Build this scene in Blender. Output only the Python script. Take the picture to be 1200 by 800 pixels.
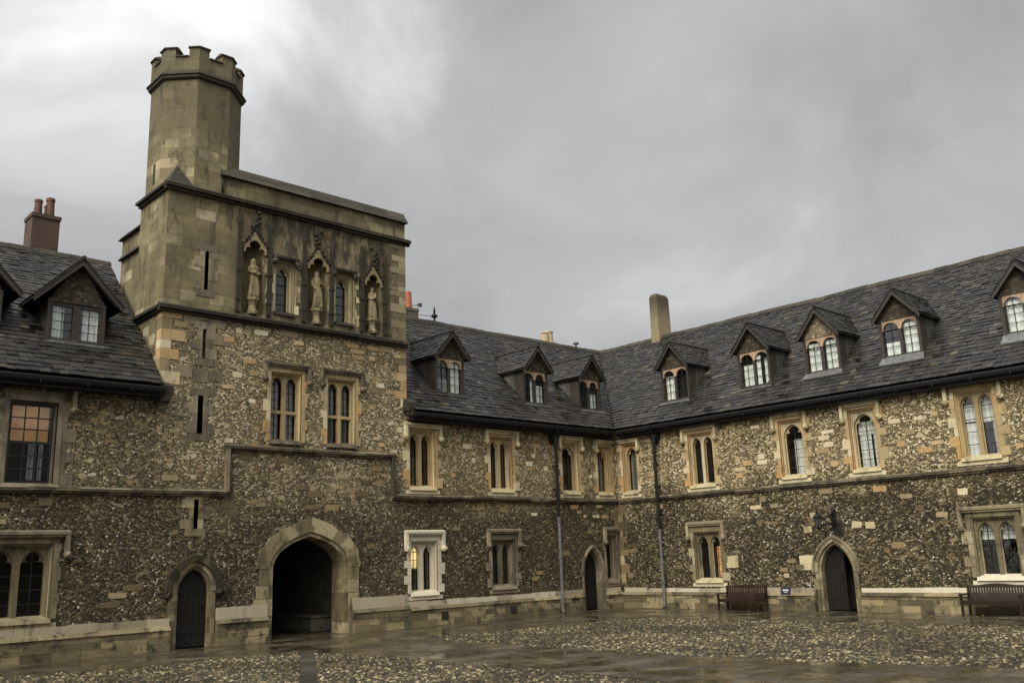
import bpy, bmesh, math, random
import numpy as np
from mathutils import Vector, Matrix
from mathutils.geometry import delaunay_2d_cdt

for _o in list(bpy.data.objects):
    bpy.data.objects.remove(_o)
SC = bpy.context.scene
COL = SC.collection
rnd = random.Random(7)
R = math.radians

# ------------------------------------------------------------------ camera
_f, _yaw, _pit, _rol = 1080.6, R(46.855), R(13.167), R(-2.048)
_F = Vector((math.cos(_pit)*math.cos(_yaw), math.cos(_pit)*math.sin(_yaw), math.sin(_pit)))
_R0 = Vector((math.sin(_yaw), -math.cos(_yaw), 0)); _U0 = _R0.cross(_F)
_R = _R0*math.cos(_rol) + _U0*math.sin(_rol)
_U = -_R0*math.sin(_rol) + _U0*math.cos(_rol)
cd = bpy.data.cameras.new('camera'); cam = bpy.data.objects.new('camera', cd); COL.objects.link(cam)
cam.matrix_world = Matrix(((_R.x, _U.x, -_F.x, -28.12), (_R.y, _U.y, -_F.y, -24.256), (_R.z, _U.z, -_F.z, 2.0), (0, 0, 0, 1)))
cd.sensor_width = 36; cd.lens = _f/1200*36; cd.clip_end = 3000
SC.camera = cam

# ------------------------------------------------------------------ world, sun, exposure
SUN_AZ, SUN_EL = R(200), R(40)            # direction towards the sun, from +X anticlockwise
W = bpy.data.worlds.new('World'); SC.world = W; W.use_nodes = True
nt = W.node_tree; nt.nodes.clear()
def wn(t, **kw):
    n = nt.nodes.new(t)
    for k, v in kw.items(): setattr(n, k, v)
    return n
out = wn('ShaderNodeOutputWorld'); bg = wn('ShaderNodeBackground'); bg.inputs['Strength'].default_value = 0.1
nt.links.new(bg.outputs[0], out.inputs[0])
sky = wn('ShaderNodeTexSky', sky_type='NISHITA', sun_disc=False)
sky.sun_elevation = SUN_EL; sky.sun_rotation = math.pi/2 - SUN_AZ
tc = wn('ShaderNodeTexCoord')
sep = wn('ShaderNodeSeparateXYZ'); nt.links.new(tc.outputs['Generated'], sep.inputs[0])
# cloud deck coordinates: direction / (height + k) flattens clouds towards the horizon
den = wn('ShaderNodeMath', operation='ADD'); nt.links.new(sep.outputs[2], den.inputs[0]); den.inputs[1].default_value = 0.42
dv = wn('ShaderNodeVectorMath', operation='DIVIDE'); nt.links.new(tc.outputs['Generated'], dv.inputs[0]); nt.links.new(den.outputs[0], dv.inputs[1])
mp = wn('ShaderNodeMapping'); nt.links.new(dv.outputs[0], mp.inputs[0]); mp.inputs['Location'].default_value = (0.35, 0.9, 0.0)
n1 = wn('ShaderNodeTexNoise'); nt.links.new(mp.outputs[0], n1.inputs['Vector'])
n1.inputs['Scale'].default_value = 2.1; n1.inputs['Detail'].default_value = 6; n1.inputs['Roughness'].default_value = 0.54; n1.inputs['Distortion'].default_value = 0.35
# brighter thin cloud to the left of the view, and towards the zenith
dot = wn('ShaderNodeVectorMath', operation='DOT_PRODUCT'); nt.links.new(tc.outputs['Generated'], dot.inputs[0])
_a, _e = R(73), R(50)
dot.inputs[1].default_value = (math.cos(_e)*math.cos(_a), math.cos(_e)*math.sin(_a), math.sin(_e))
mr = wn('ShaderNodeMapRange', interpolation_type='SMOOTHSTEP'); nt.links.new(dot.outputs['Value'], mr.inputs[0])
mr.inputs[1].default_value = 0.86; mr.inputs[2].default_value = 1.0; mr.inputs[3].default_value = 0.0; mr.inputs[4].default_value = 0.145
# the even grey sheet to the right breaks up into lumps around the bright gap
am = wn('ShaderNodeMath', operation='MULTIPLY_ADD'); nt.links.new(mr.outputs[0], am.inputs[0]); am.inputs[1].default_value = 9.0; am.inputs[2].default_value = 0.75
n0 = wn('ShaderNodeMath', operation='SUBTRACT'); nt.links.new(n1.outputs[0], n0.inputs[0]); n0.inputs[1].default_value = 0.5
nm = wn('ShaderNodeMath', operation='MULTIPLY_ADD'); nt.links.new(n0.outputs[0], nm.inputs[0]); nt.links.new(am.outputs[0], nm.inputs[1]); nm.inputs[2].default_value = 0.5
ad = wn('ShaderNodeMath', operation='ADD'); nt.links.new(nm.outputs[0], ad.inputs[0]); nt.links.new(mr.outputs[0], ad.inputs[1])
rp = wn('ShaderNodeValToRGB'); nt.links.new(ad.outputs[0], rp.inputs[0])
e = rp.color_ramp.elements
e[0].position = 0.30; e[0].color = (0.186, 0.186, 0.188, 1)
e[1].position = 0.92; e[1].color = (0.66, 0.665, 0.665, 1)
for pos, c in ((0.44, (0.228, 0.227, 0.228, 1)), (0.58, (0.285, 0.285, 0.285, 1)), (0.68, (0.385, 0.387, 0.388, 1)), (0.80, (0.54, 0.544, 0.544, 1))):
    q = e.new(pos); q.color = c
# the overcast is brighter overhead than at the horizon
zr = wn('ShaderNodeMapRange', interpolation_type='SMOOTHSTEP'); nt.links.new(sep.outputs[2], zr.inputs[0])
zr.inputs[1].default_value = 0.57; zr.inputs[2].default_value = 0.95; zr.inputs[3].default_value = 10.0; zr.inputs[4].default_value = 30.0
ml = wn('ShaderNodeVectorMath', operation='SCALE'); nt.links.new(rp.outputs[0], ml.inputs[0]); nt.links.new(zr.outputs[0], ml.inputs['Scale'])
mx = wn('ShaderNodeMix', data_type='RGBA'); mx.inputs[0].default_value = 0.97
nt.links.new(sky.outputs[0], mx.inputs[6]); # unseen western cloud brightened around the sun, added to light the left-facing walls
d2 = wn('ShaderNodeVectorMath', operation='DOT_PRODUCT'); nt.links.new(tc.outputs['Generated'], d2.inputs[0])
d2.inputs[1].default_value = (math.cos(R(40))*math.cos(SUN_AZ), math.cos(R(40))*math.sin(SUN_AZ), math.sin(R(40)))
m2 = wn('ShaderNodeMapRange', interpolation_type='SMOOTHSTEP'); nt.links.new(d2.outputs['Value'], m2.inputs[0])
m2.inputs[1].default_value = 0.45; m2.inputs[2].default_value = 1.0; m2.inputs[3].default_value = 1.0; m2.inputs[4].default_value = 3.8
ml2 = wn('ShaderNodeVectorMath', operation='SCALE'); nt.links.new(ml.outputs[0], ml2.inputs[0]); nt.links.new(m2.outputs[0], ml2.inputs['Scale'])
nt.links.new(ml2.outputs[0], mx.inputs[7]); nt.links.new(mx.outputs[2], bg.inputs[0])

sd = bpy.data.lights.new('sun', 'SUN'); sd.energy = 1.5; sd.angle = R(28); sd.color = (1.0, 0.91, 0.76)
sun = bpy.data.objects.new('sun', sd); COL.objects.link(sun)
sdir = Vector((math.cos(SUN_EL)*math.cos(SUN_AZ), math.cos(SUN_EL)*math.sin(SUN_AZ), math.sin(SUN_EL)))
sun.rotation_euler = sdir.to_track_quat('Z', 'Y').to_euler(); sun.location = sdir*60
SC.view_settings.view_transform = 'Standard'; SC.view_settings.look = 'None'
SC.view_settings.exposure = 0.88; SC.view_settings.gamma = 1.0
SC.render.engine = 'CYCLES'
SC.cycles.max_bounces = 6; SC.cycles.transparent_max_bounces = 8

# ------------------------------------------------------------------ materials
class Mat:
    def __init__(s, name):
        s.m = bpy.data.materials.new(name); s.m.use_nodes = True
        s.t = s.m.node_tree; s.b = s.t.nodes['Principled BSDF']
    def n(s, t, ins=None, **kw):
        n = s.t.nodes.new(t)
        for k, v in kw.items(): setattr(n, k, v)
        for k, v in (ins or {}).items(): s.put(n.inputs[k], v)
        return n
    def put(s, sock, v):
        if hasattr(v, 'is_linked'): s.t.links.new(v, sock)
        elif isinstance(v, (tuple, list)) and len(v) == 3 and sock.type == 'RGBA': sock.default_value = (*v, 1)
        else: sock.default_value = v
    def uv(s, sx=1, sy=1, distort=0):
        u = s.n('ShaderNodeUVMap').outputs[0]
        if distort:
            nz = s.n('ShaderNodeTexNoise', {'Vector': u, 'Scale': 7.0, 'Detail': 2.0})
            off = s.n('ShaderNodeVectorMath', {0: nz.outputs['Color'], 1: (.5, .5, .5)}, operation='SUBTRACT').outputs[0]
            off = s.n('ShaderNodeVectorMath', {0: off, 'Scale': distort}, operation='SCALE').outputs[0]
            u = s.n('ShaderNodeVectorMath', {0: u, 1: off}, operation='ADD').outputs[0]
        return s.n('ShaderNodeMapping', {'Vector': u, 'Scale': (sx, sy, 1)}).outputs[0]
    def noise(s, vec, scale, detail=3.0, rough=.55):
        return s.n('ShaderNodeTexNoise', {'Vector': vec, 'Scale': scale, 'Detail': detail, 'Roughness': rough}).outputs[0]
    def ramp(s, fac, stops, interp='LINEAR'):
        n = s.n('ShaderNodeValToRGB', {0: fac}); cr = n.color_ramp; cr.interpolation = interp
        cr.elements[0].position = stops[0][0]; cr.elements[0].color = (*stops[0][1], 1)
        cr.elements[1].position = stops[-1][0]; cr.elements[1].color = (*stops[-1][1], 1)
        for p, c in stops[1:-1]:
            q = cr.elements.new(p); q.color = (*c, 1)
        return n.outputs[0]
    def rng(s, v, a, b, c=0., d=1., smooth=True):
        return s.n('ShaderNodeMapRange', {0: v, 1: a, 2: b, 3: c, 4: d}, interpolation_type='SMOOTHSTEP' if smooth else 'LINEAR').outputs[0]
    def mix(s, f, a, b, mode='MIX'):
        n = s.n('ShaderNodeMix', data_type='RGBA', blend_type=mode)
        s.put(n.inputs[0], f); s.put(n.inputs[6], a); s.put(n.inputs[7], b); return n.outputs[2]
    def math(s, op, a, b=0.0):
        return s.n('ShaderNodeMath', {0: a, 1: b}, operation=op).outputs[0]
    def bump(s, h, strength=.5, dist=.02):
        s.put(s.b.inputs['Normal'], s.n('ShaderNodeBump', {'Height': h, 'Strength': strength, 'Distance': dist}).outputs[0])
    def island(s): return s.n('ShaderNodeNewGeometry').outputs['Random Per Island']
    def pos(s): return s.n('ShaderNodeNewGeometry').outputs['Position']
    def out(s, col=None, rough=None, spec=None, metal=None):
        if col is not None: s.put(s.b.inputs['Base Color'], col)
        if rough is not None: s.put(s.b.inputs['Roughness'], rough)
        if spec is not None: s.put(s.b.inputs['Specular IOR Level'], spec)
        if metal is not None: s.put(s.b.inputs['Metallic'], metal)
        return s.m

def mat_flint(name, lo_gain=.55, hi_gain=1.0, zlo=3.2, zhi=4.2, warm=(1, 1, 1), dark_patch=False):
    """knapped flint and mortar: dark flintwork below, lighter flintwork above"""
    s = Mat(name)
    u = s.uv(14.5, 21.5, .03)
    v = s.n('ShaderNodeTexVoronoi', {'Vector': u, 'Scale': 1.0, 'Randomness': 1.0}, voronoi_dimensions='2D')
    ed = s.n('ShaderNodeTexVoronoi', {'Vector': u, 'Scale': 1.0, 'Randomness': 1.0}, voronoi_dimensions='2D', feature='DISTANCE_TO_EDGE').outputs['Distance']
    rgb = s.n('ShaderNodeSeparateColor', {0: v.outputs['Color']})
    r_, g_, b_ = rgb.outputs
    stones = s.ramp(r_, [(0, (.012, .011, .009)), (.28, (.030, .027, .020)), (.48, (.068, .058, .038)), (.68, (.15, .126, .078)), (.85, (.27, .23, .145)), (1, (.42, .375, .265))])
    raw = s.noise(s.uv(), 1.0, 5)
    wn_ = s.noise(s.uv(), 1.6, 3)
    wh = s.rng(s.math('ADD', g_, s.math('MULTIPLY', s.math('SUBTRACT', wn_, .5), .30)), .93, .95)
    stones = s.mix(wh, stones, s.mix(b_, (.36, .32, .24), (.66, .62, .52)))
    mort = s.mix(s.noise(s.uv(), 9.0, 4), (.31, .258, .150), (.14, .118, .070))
    # width of the pointing varies from patch to patch
    wid = s.math('MULTIPLY_ADD', raw, .16); s.t.nodes[-1].inputs[2].default_value = 0.0
    e2 = s.math('SUBTRACT', ed, wid)
    mask = s.rng(e2, -.02, .07)
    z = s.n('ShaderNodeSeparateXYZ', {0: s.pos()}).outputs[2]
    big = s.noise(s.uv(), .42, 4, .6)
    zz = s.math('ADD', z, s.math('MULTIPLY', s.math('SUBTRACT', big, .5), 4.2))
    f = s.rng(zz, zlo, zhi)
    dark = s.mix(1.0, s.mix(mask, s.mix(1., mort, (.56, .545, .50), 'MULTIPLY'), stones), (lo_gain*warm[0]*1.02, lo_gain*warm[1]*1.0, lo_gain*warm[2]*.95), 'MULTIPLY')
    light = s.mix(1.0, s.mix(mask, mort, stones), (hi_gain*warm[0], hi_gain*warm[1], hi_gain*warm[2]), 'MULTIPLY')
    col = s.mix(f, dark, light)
    # whole white flints stay white in the dark lower work
    if dark_patch:  # ragged near-black patch on the wall under the lantern bracket
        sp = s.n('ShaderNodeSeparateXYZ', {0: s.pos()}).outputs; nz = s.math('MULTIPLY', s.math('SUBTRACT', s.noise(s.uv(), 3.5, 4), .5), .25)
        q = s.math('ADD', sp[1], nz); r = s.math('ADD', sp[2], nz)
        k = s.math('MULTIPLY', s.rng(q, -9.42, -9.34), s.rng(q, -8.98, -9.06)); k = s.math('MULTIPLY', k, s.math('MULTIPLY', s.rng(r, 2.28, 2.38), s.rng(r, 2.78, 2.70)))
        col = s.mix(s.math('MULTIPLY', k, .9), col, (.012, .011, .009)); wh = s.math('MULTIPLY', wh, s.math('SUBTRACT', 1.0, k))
    keep = s.math('MULTIPLY', s.math('MULTIPLY', wh, mask), .8)
    col = s.mix(s.math('MULTIPLY', keep, b_), col, (.54, .505, .42))
    # larger squared and rounded stones built in among the flints
    u2 = s.uv(4.9, 8.6, .05)
    vb = s.n('ShaderNodeTexVoronoi', {'Vector': u2, 'Scale': 1.0, 'Randomness': .9}, voronoi_dimensions='2D', distance='MINKOWSKI'); s.put(vb.inputs['Exponent'], 4.0)
    eb = s.n('ShaderNodeTexVoronoi', {'Vector': u2, 'Scale': 1.0, 'Randomness': .9}, voronoi_dimensions='2D', feature='DISTANCE_TO_EDGE').outputs['Distance']
    cb_ = s.n('ShaderNodeSeparateColor', {0: vb.outputs['Color']}).outputs
    pk = s.math('ADD', cb_[0], s.math('MULTIPLY', s.math('SUBTRACT', s.noise(s.uv(), .8, 3), .5), 1.0))
    pk = s.math('ADD', pk, s.math('MULTIPLY', f, .08))
    sel = s.math('MULTIPLY', s.rng(pk, .975, .995), s.rng(eb, .07, .12))
    bs = s.ramp(cb_[1], [(0, (.12, .10, .055)), (.3, (.25, .20, .115)), (.55, (.36, .255, .125)), (.8, (.45, .38, .23)), (1, (.58, .52, .37))])
    bs = s.mix(f, s.mix(1.0, bs, (.52, .49, .42), 'MULTIPLY'), bs)
    col = s.mix(sel, col, bs)
    # weather stains
    st = s.rng(s.noise(s.uv(1.0, .45), .9, 5, .65), .46, .66)
    col = s.mix(s.math('MULTIPLY', st, .45), col, s.mix(1., col, (.42, .38, .32), 'MULTIPLY'))
    s.bump(s.math('ADD', s.math('MULTIPLY', s.rng(ed, 0, .28), 1.0), s.math('MULTIPLY', b_, .9)), .75, .03)
    return s.out(col, s.rng(g_, 0, 1, .4, .8), .28)

def mat_stone(name, stops, dirt=(.07, .06, .045), dirt_amt=.5, dirt_lo=.50, grain=.25, rough=.8, streak=.6):
    """dressed stone blocks: one tone per block, worn and stained"""
    s = Mat(name)
    c = s.ramp(s.island(), stops)
    p = s.pos()
    fine = s.noise(p, 22.0, 5, .65)
    c = s.mix(grain, c, s.mix(1., c, s.ramp(fine, [(.3, (.35, .33, .3)), (.7, (1.25, 1.22, 1.15))]), 'MULTIPLY'))
    pv = s.n('ShaderNodeMapping', {'Vector': p, 'Scale': (1.6, 1.6, streak)}).outputs[0]
    d = s.rng(s.noise(pv, 1.6, 6, .68), dirt_lo, dirt_lo+.16)
    c = s.mix(s.math('MULTIPLY', d, dirt_amt), c, dirt)
    s.bump(s.noise(p, 14.0, 6, .7), .45, .03)
    return s.out(c, rough, .3)

def mat_ashlar(name, tower=True, plain=0.0):
    """squared limestone courses, blotched with lichen and soot"""
    s = Mat(name)
    u = s.uv(1, 1, .012)
    bt = s.n('ShaderNodeTexBrick', {'Vector': u, 'Color1': (0, 0, 0), 'Color2': (1, 1, 1), 'Mortar': (.5, .5, .5), 'Scale': 1.0, 'Mortar Size': .008, 'Mortar Smooth': .3, 'Bias': 0.0, 'Brick Width': .62, 'Row Height': .31}, offset=.45, squash=.7, squash_frequency=3)
    c = s.ramp(bt.outputs[0], [(0, (.155, .130, .070)), (.30, (.185, .155, .085)), (.6, (.215, .18, .10)), (.84, (.26, .22, .125)), (.93, (.36, .31, .185)), (1, (.46, .40, .26))])
    p = s.pos()
    big = s.noise(p, .75, 6, .65)
    if plain:
        zz = s.n('ShaderNodeSeparateXYZ', {0: p}).outputs[2]
        c = s.mix(s.rng(s.math('ADD', zz, big), 14.2, 15.2, 0, plain), c, (.098, .082, .045))
    c = s.mix(s.rng(big, .38, .62, 0, .75), c, (.105, .09, .047))
    pv = s.n('ShaderNodeMapping', {'Vector': p, 'Scale': (1.3, 1.3, .5)}).outputs[0]
    bl = s.rng(s.noise(pv, 1.7, 8, .74), .50, .62)
    c = s.mix(s.math('MULTIPLY', bl, .72), c, (.040, .036, .022))
    if tower:      # soot and algae streaking down between the niches under the cornice
        sp = s.n('ShaderNodeSeparateXYZ', {0: p})
        x, y, z = sp.outputs
        nz = s.noise(s.n('ShaderNodeMapping', {'Vector': p, 'Scale': (1.8, 1, .7)}).outputs[0], 1.7, 7, .7)
        zone = s.math('MULTIPLY', s.rng(x, -16.7, -15.6), s.rng(x, -10.3, -11.2))
        zone = s.math('MULTIPLY', zone, s.rng(z, 12.75, 12.55))
        zone = s.math('MULTIPLY', zone, s.rng(nz, .42, .58))
        zone = s.math('MULTIPLY', zone, s.rng(z, 9.3, 12.3, .40, .85))
        c = s.mix(zone, c, (.020, .018, .014))
    fine = s.noise(p, 26.0, 5, .65)
    c = s.mix(.3, c, s.mix(1., c, s.ramp(fine, [(.3, (.4, .38, .34)), (.7, (1.3, 1.26, 1.2))]), 'MULTIPLY'))
    c = s.mix(s.math('MULTIPLY', bt.outputs['Fac'], .55), c, (.07, .058, .04))
    h = s.math('SUBTRACT', s.math('ADD', s.math('MULTIPLY', s.noise(p, 11.0, 6, .7), .6), s.math('MULTIPLY', bt.outputs[0], .3)), s.math('MULTIPLY', bt.outputs['Fac'], 1.0))
    s.bump(h, .5, .025)
    return s.out(c, .82, .3)

def mat_slate():
    s = Mat('stone_slate')
    isl = s.island(); p = s.pos()
    c = s.ramp(isl, [(0, (.005, .0046, .0035)), (.4, (.009, .0082, .0062)), (.8, (.018, .0162, .0118)), (.97, (.030, .026, .018)), (1, (.07, .059, .038))])
    n = s.noise(p, 18.0, 5, .7)
    c = s.mix(.6, c, s.mix(1., c, s.ramp(n, [(.3, (.5, .5, .5)), (.7, (1.5, 1.45, 1.35))]), 'MULTIPLY'))
    li = s.rng(s.noise(p, 7.0, 4, .6), .68, .74)
    c = s.mix(s.math('MULTIPLY', li, .5), c, (.15, .135, .10))
    mo = s.rng(s.noise(p, .9, 5, .6), .5, .68)
    c = s.mix(s.math('MULTIPLY', mo, .4), c, (.026, .023, .013))
    s.bump(n, .5, .02)
    r2 = s.math('FRACT', s.math('MULTIPLY', isl, 37.3))
    return s.out(c, s.rng(r2, .55, 1, .62, .17), .42)

def mat_plain(name, col, rough=.6, var=.35, scale=8.0, metal=0.0, spec=.5, bump=.2, stretch=(1, 1, 1)):
    s = Mat(name); p = s.n('ShaderNodeTexCoord').outputs['Object']
    p = s.n('ShaderNodeMapping', {'Vector': p, 'Scale': stretch}).outputs[0]
    n = s.noise(p, scale, 5, .65)
    c = s.mix(var, col, s.mix(1., col, s.ramp(n, [(.3, (.35, .35, .35)), (.7, (1.5, 1.5, 1.5))]), 'MULTIPLY'))
    s.bump(n, bump, .01)
    return s.out(c, rough, spec, metal)

def mat_glass(name='window_glass', tint=(.93, .95, .94), refl=.015):
    s = Mat(name); t = s.t
    tr = s.n('ShaderNodeBsdfTransparent', {0: (*tint, 1)})
    gl = s.n('ShaderNodeBsdfGlossy', {'Color': (1, 1, 1, 1), 'Roughness': .03})
    p = s.pos()
    bp = s.n('ShaderNodeBump', {'Height': s.noise(p, 3.2, 2), 'Strength': .08, 'Distance': .05}).outputs[0]
    s.put(gl.inputs['Normal'], bp)
    bk = s.n('ShaderNodeNewGeometry').outputs['Backfacing']
    fr = s.n('ShaderNodeFresnel', {'IOR': s.rng(bk, 0, 1, 1.45, 1/1.45, False)}).outputs[0]
    f = s.math('ADD', fr, refl)
    m = s.n('ShaderNodeMixShader', {0: f}); t.links.new(tr.outputs[0], m.inputs[1]); t.links.new(gl.outputs[0], m.inputs[2])
    t.links.new(m.outputs[0], t.nodes['Material Output'].inputs[0]); return s.m

def mat_glow(name, col, strength):
    s = Mat(name); p = s.pos()
    n = s.noise(p, 2.5, 3)
    s.put(s.b.inputs['Emission Color'], s.mix(s.rng(n, .35, .65), tuple(k*.6 for k in col), col)); s.b.inputs['Emission Strength'].default_value = strength
    return s.out((.3, .2, .1), .7)

def mat_brick():
    s = Mat('red_brick'); u = s.uv(1, 1)
    bt = s.n('ShaderNodeTexBrick', {'Vector': u, 'Color1': (.085, .038, .022), 'Color2': (.05, .026, .018), 'Mortar': (.085, .068, .05), 'Scale': 1.0, 'Mortar Size': .008, 'Brick Width': .22, 'Row Height': .075})
    n = s.noise(s.pos(), 2.2, 5, .7)
    c = s.mix(s.rng(n, .45, .62, 0, .6), bt.outputs[0], (.035, .026, .02))
    s.bump(bt.outputs['Fac'], -.4, .01)
    return s.out(c, .85)

def mat_paving():
    """rain-soaked flags with standing water"""
    s = Mat('wet_paving'); u = s.uv(1, 1, .02)
    bt = s.n('ShaderNodeTexBrick', {'Vector': u, 'Color1': (0, 0, 0), 'Color2': (1, 1, 1), 'Mortar': (.2, .2, .2), 'Scale': 1.0, 'Mortar Size': .016, 'Mortar Smooth': .3, 'Brick Width': .78, 'Row Height': .52}, offset=.4)
    c = s.ramp(bt.outputs[0], [(0, (.026, .021, .0125)), (.5, (.052, .043, .025)), (1, (.095, .078, .046))])
    p = s.pos(); n = s.noise(p, 1.1, 6, .65)
    c = s.mix(s.rng(n, .42, .62, 0, .7), c, (.022, .018, .010))
    c = s.mix(s.rng(s.noise(p, 9., 5, .7), .5, .72, 0, .45), c, (.11, .092, .058))
    c = s.mix(s.math('MULTIPLY', bt.outputs['Fac'], .9), c, (.012, .010, .006))
    wet = s.rng(s.noise(p, .85, 6, .65), .43, .56)
    rough = s.mix(wet, (.48, .48, .48), (.06, .06, .06))
    h = s.math('ADD', s.math('MULTIPLY', s.noise(p, 16., 5, .65), .5), s.math('MULTIPLY', bt.outputs[0], .25))
    h = s.math('SUBTRACT', h, s.math('MULTIPLY', bt.outputs['Fac'], .8))
    hh = s.math('MULTIPLY', h, s.math('SUBTRACT', 1.0, s.math('MULTIPLY', wet, .8)))
    s.bump(hh, .35, .02)
    return s.out(c, rough, .5)

def mat_cobble():
    s = Mat('wet_cobble'); isl = s.island(); p = s.pos()
    c = s.ramp(isl, [(0, (.015, .0118, .0060)), (.4, (.036, .0288, .0140)), (.68, (.075, .060, .030)), (.88, (.15, .122, .062)), (1, (.33, .28, .165))])
    big = s.noise(p, .35, 5, .6)
    c = s.mix(s.rng(big, .40, .60, 0, .8), c, s.mix(1., c, (.40, .37, .28), 'MULTIPLY'))
    s.bump(s.noise(p, 40., 3), .3, .01)
    r2 = s.math('FRACT', s.math('MULTIPLY', isl, 51.7))
    return s.out(c, s.rng(r2, 0, 1, .40, .75), .28)

def mat_earth(name, a, b, rough=.5):
    s = Mat(name); p = s.pos()
    c = s.mix(s.noise(p, 3., 6, .65), a, b); s.bump(s.noise(p, 25., 4), .4, .02)
    return s.out(c, rough)

def mat_cloth(name, col):
    s = Mat(name); u = s.n('ShaderNodeTexCoord').outputs['Object']
    w = s.noise(s.n('ShaderNodeMapping', {'Vector': u, 'Scale': (30, 30, 1)}).outputs[0], 1.0, 3)
    return s.out(s.mix(s.rng(w, .3, .7, 0, .6), col, tuple(k*.55 for k in col)), .9)

M = {}
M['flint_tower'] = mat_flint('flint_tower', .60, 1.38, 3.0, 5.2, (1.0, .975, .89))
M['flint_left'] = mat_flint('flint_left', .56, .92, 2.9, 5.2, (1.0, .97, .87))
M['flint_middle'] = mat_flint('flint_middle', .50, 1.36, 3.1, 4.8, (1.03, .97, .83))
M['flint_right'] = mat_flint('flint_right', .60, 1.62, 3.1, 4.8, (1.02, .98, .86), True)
M['ashlar'] = mat_ashlar('ashlar_tower')
M['ashlar_turret'] = mat_ashlar('ashlar_turret', False, .75)
CREAM = [(0, (.20, .165, .085)), (.4, (.36, .305, .17)), (.75, (.47, .41, .245)), (1, (.58, .52, .34))]
ORANGE = [(0, (.27, .205, .105)), (.3, (.40, .32, .17)), (.5, (.43, .29, .13)), (.68, (.40, .22, .085)), (.8, (.46, .38, .225)), (1, (.56, .49, .32))]
PALE = [(0, (.46, .41, .30)), (.5, (.53, .48, .36)), (1, (.60, .55, .42))]
GREY = [(0, (.11, .095, .062)), (.5, (.18, .15, .10)), (1, (.27, .225, .145))]
RUBBLE = [(0, (.14, .11, .062)), (.25, (.26, .205, .115)), (.45, (.40, .255, .115)), (.7, (.48, .39, .225)), (1, (.62, .56, .41))]
DARKR = [(0, (.07, .055, .032)), (.5, (.15, .112, .058)), (.8, (.24, .175, .085)), (1, (.38, .33, .21))]
M['cream'] = mat_stone('cream_stone', CREAM, dirt_amt=.55)
M['orange'] = mat_stone('orange_stone', ORANGE, dirt_amt=.45)
M['gate_stone'] = mat_stone('gate_stone', [(0, (.125, .103, .056)), (.4, (.205, .172, .095)), (.75, (.28, .238, .137)), (1, (.40, .345, .215))], dirt=(.06, .05, .03), dirt_amt=.75, dirt_lo=.47, grain=.55, streak=1.0)
M['weathered'] = mat_stone('weathered_stone', [(0, (.12, .10, .058)), (.4, (.19, .16, .094)), (.75, (.27, .23, .138)), (1, (.38, .335, .215))], dirt=(.05, .043, .027), dirt_amt=.7, dirt_lo=.48, grain=.5)
M['pale'] = mat_stone('pale_stone', PALE, dirt_amt=.28, dirt_lo=.55)
M['grey'] = mat_stone('grey_stone', GREY, dirt_amt=.7, dirt_lo=.46)
M['rubble'] = mat_stone('rubble_stone', RUBBLE, dirt_amt=.4)
M['rubble_dark'] = mat_stone('rubble_stone_brown', DARKR, dirt_amt=.5)
M['black_stone'] = mat_stone('sooty_stone', [(0, (.016, .0145, .0095)), (1, (.046, .040, .026))], dirt=(.15, .125, .075), dirt_amt=.6, dirt_lo=.56, grain=.6)
M['string'] = mat_stone('string_stone', [(0, (.06, .052, .036)), (.5, (.10, .083, .053)), (1, (.21, .175, .11))], dirt=(.03, .026, .018), dirt_amt=.8, dirt_lo=.46)
M['plinth'] = mat_stone('plinth_stone', [(0, (.08, .068, .040)), (.4, (.14, .118, .068)), (.75, (.205, .168, .092)), (1, (.32, .265, .15))], dirt=(.022, .019, .012), dirt_amt=.85, dirt_lo=.49, grain=.5, streak=1.6)
M['plinth_cap'] = mat_stone('plinth_cap_stone', [(0, (.26, .22, .15)), (.5, (.36, .31, .22)), (1, (.52, .47, .36))], dirt=(.05, .043, .03), dirt_amt=.7, dirt_lo=.53)
M['statue'] = mat_stone('statue_stone', [(0, (.235, .195, .108)), (1, (.29, .242, .138))], dirt=(.055, .045, .026), dirt_amt=.8, dirt_lo=.46, grain=.7, streak=1.0)
M['slate'] = mat_slate()
M['ridge'] = mat_stone('ridge_stone', [(0, (.022, .020, .013)), (1, (.055, .048, .031))], dirt=(.02, .018, .014), dirt_amt=.5)
M['lead'] = mat_plain('lead_sheet', (.05, .051, .052), .42, .6, 5., 0, .6)
M['lead_light'] = mat_plain('lead_flashing', (.085, .085, .083), .45, .9, 6., 0, .6)
M['lead_cheek'] = mat_plain('weathered_lead', (.085, .082, .072), .5, .8, 2.2, 0, .5)
M['timber_pale'] = mat_plain('weathered_timber', (.085, .072, .052), .65, .6, 6., stretch=(1, 1, 4))
M['iron'] = mat_plain('black_iron', (.010, .010, .010), .5, .5, 10., spec=.22)
M['pipe_grey'] = mat_plain('grey_painted_pipe', (.13, .13, .128), .4, .5, 6., .2)
M['timber'] = mat_plain('dark_timber', (.030, .024, .017), .6, .7, 6., stretch=(1, 1, 4))
M['door_wood'] = mat_plain('dark_door_wood', (.012, .0105, .0085), .6, .7, 5., spec=.25, stretch=(8, 8, .6))
M['bench_wood'] = mat_plain('wet_bench_wood', (.022, .0115, .007), .45, .7, 7., spec=.35, stretch=(3, 3, 3))
M['gable'] = mat_stone('gable_tile', [(0, (.03, .026, .018)), (.7, (.06, .048, .031)), (1, (.11, .09, .055))])
M['gable_pale'] = mat_stone('gable_tile_pale', [(0, (.14, .11, .07)), (.7, (.26, .21, .13)), (1, (.36, .30, .2))])
M['salmon'] = mat_plain('salmon_window_head', (.36, .25, .155), .75, .6, 9.)
M['void'] = mat_plain('dark_interior', (.012, .011, .010), .9, .2, 2.)
M['lime'] = mat_plain('dark_limewash', (.12, .105, .075), .9, .7, 2.)
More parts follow.
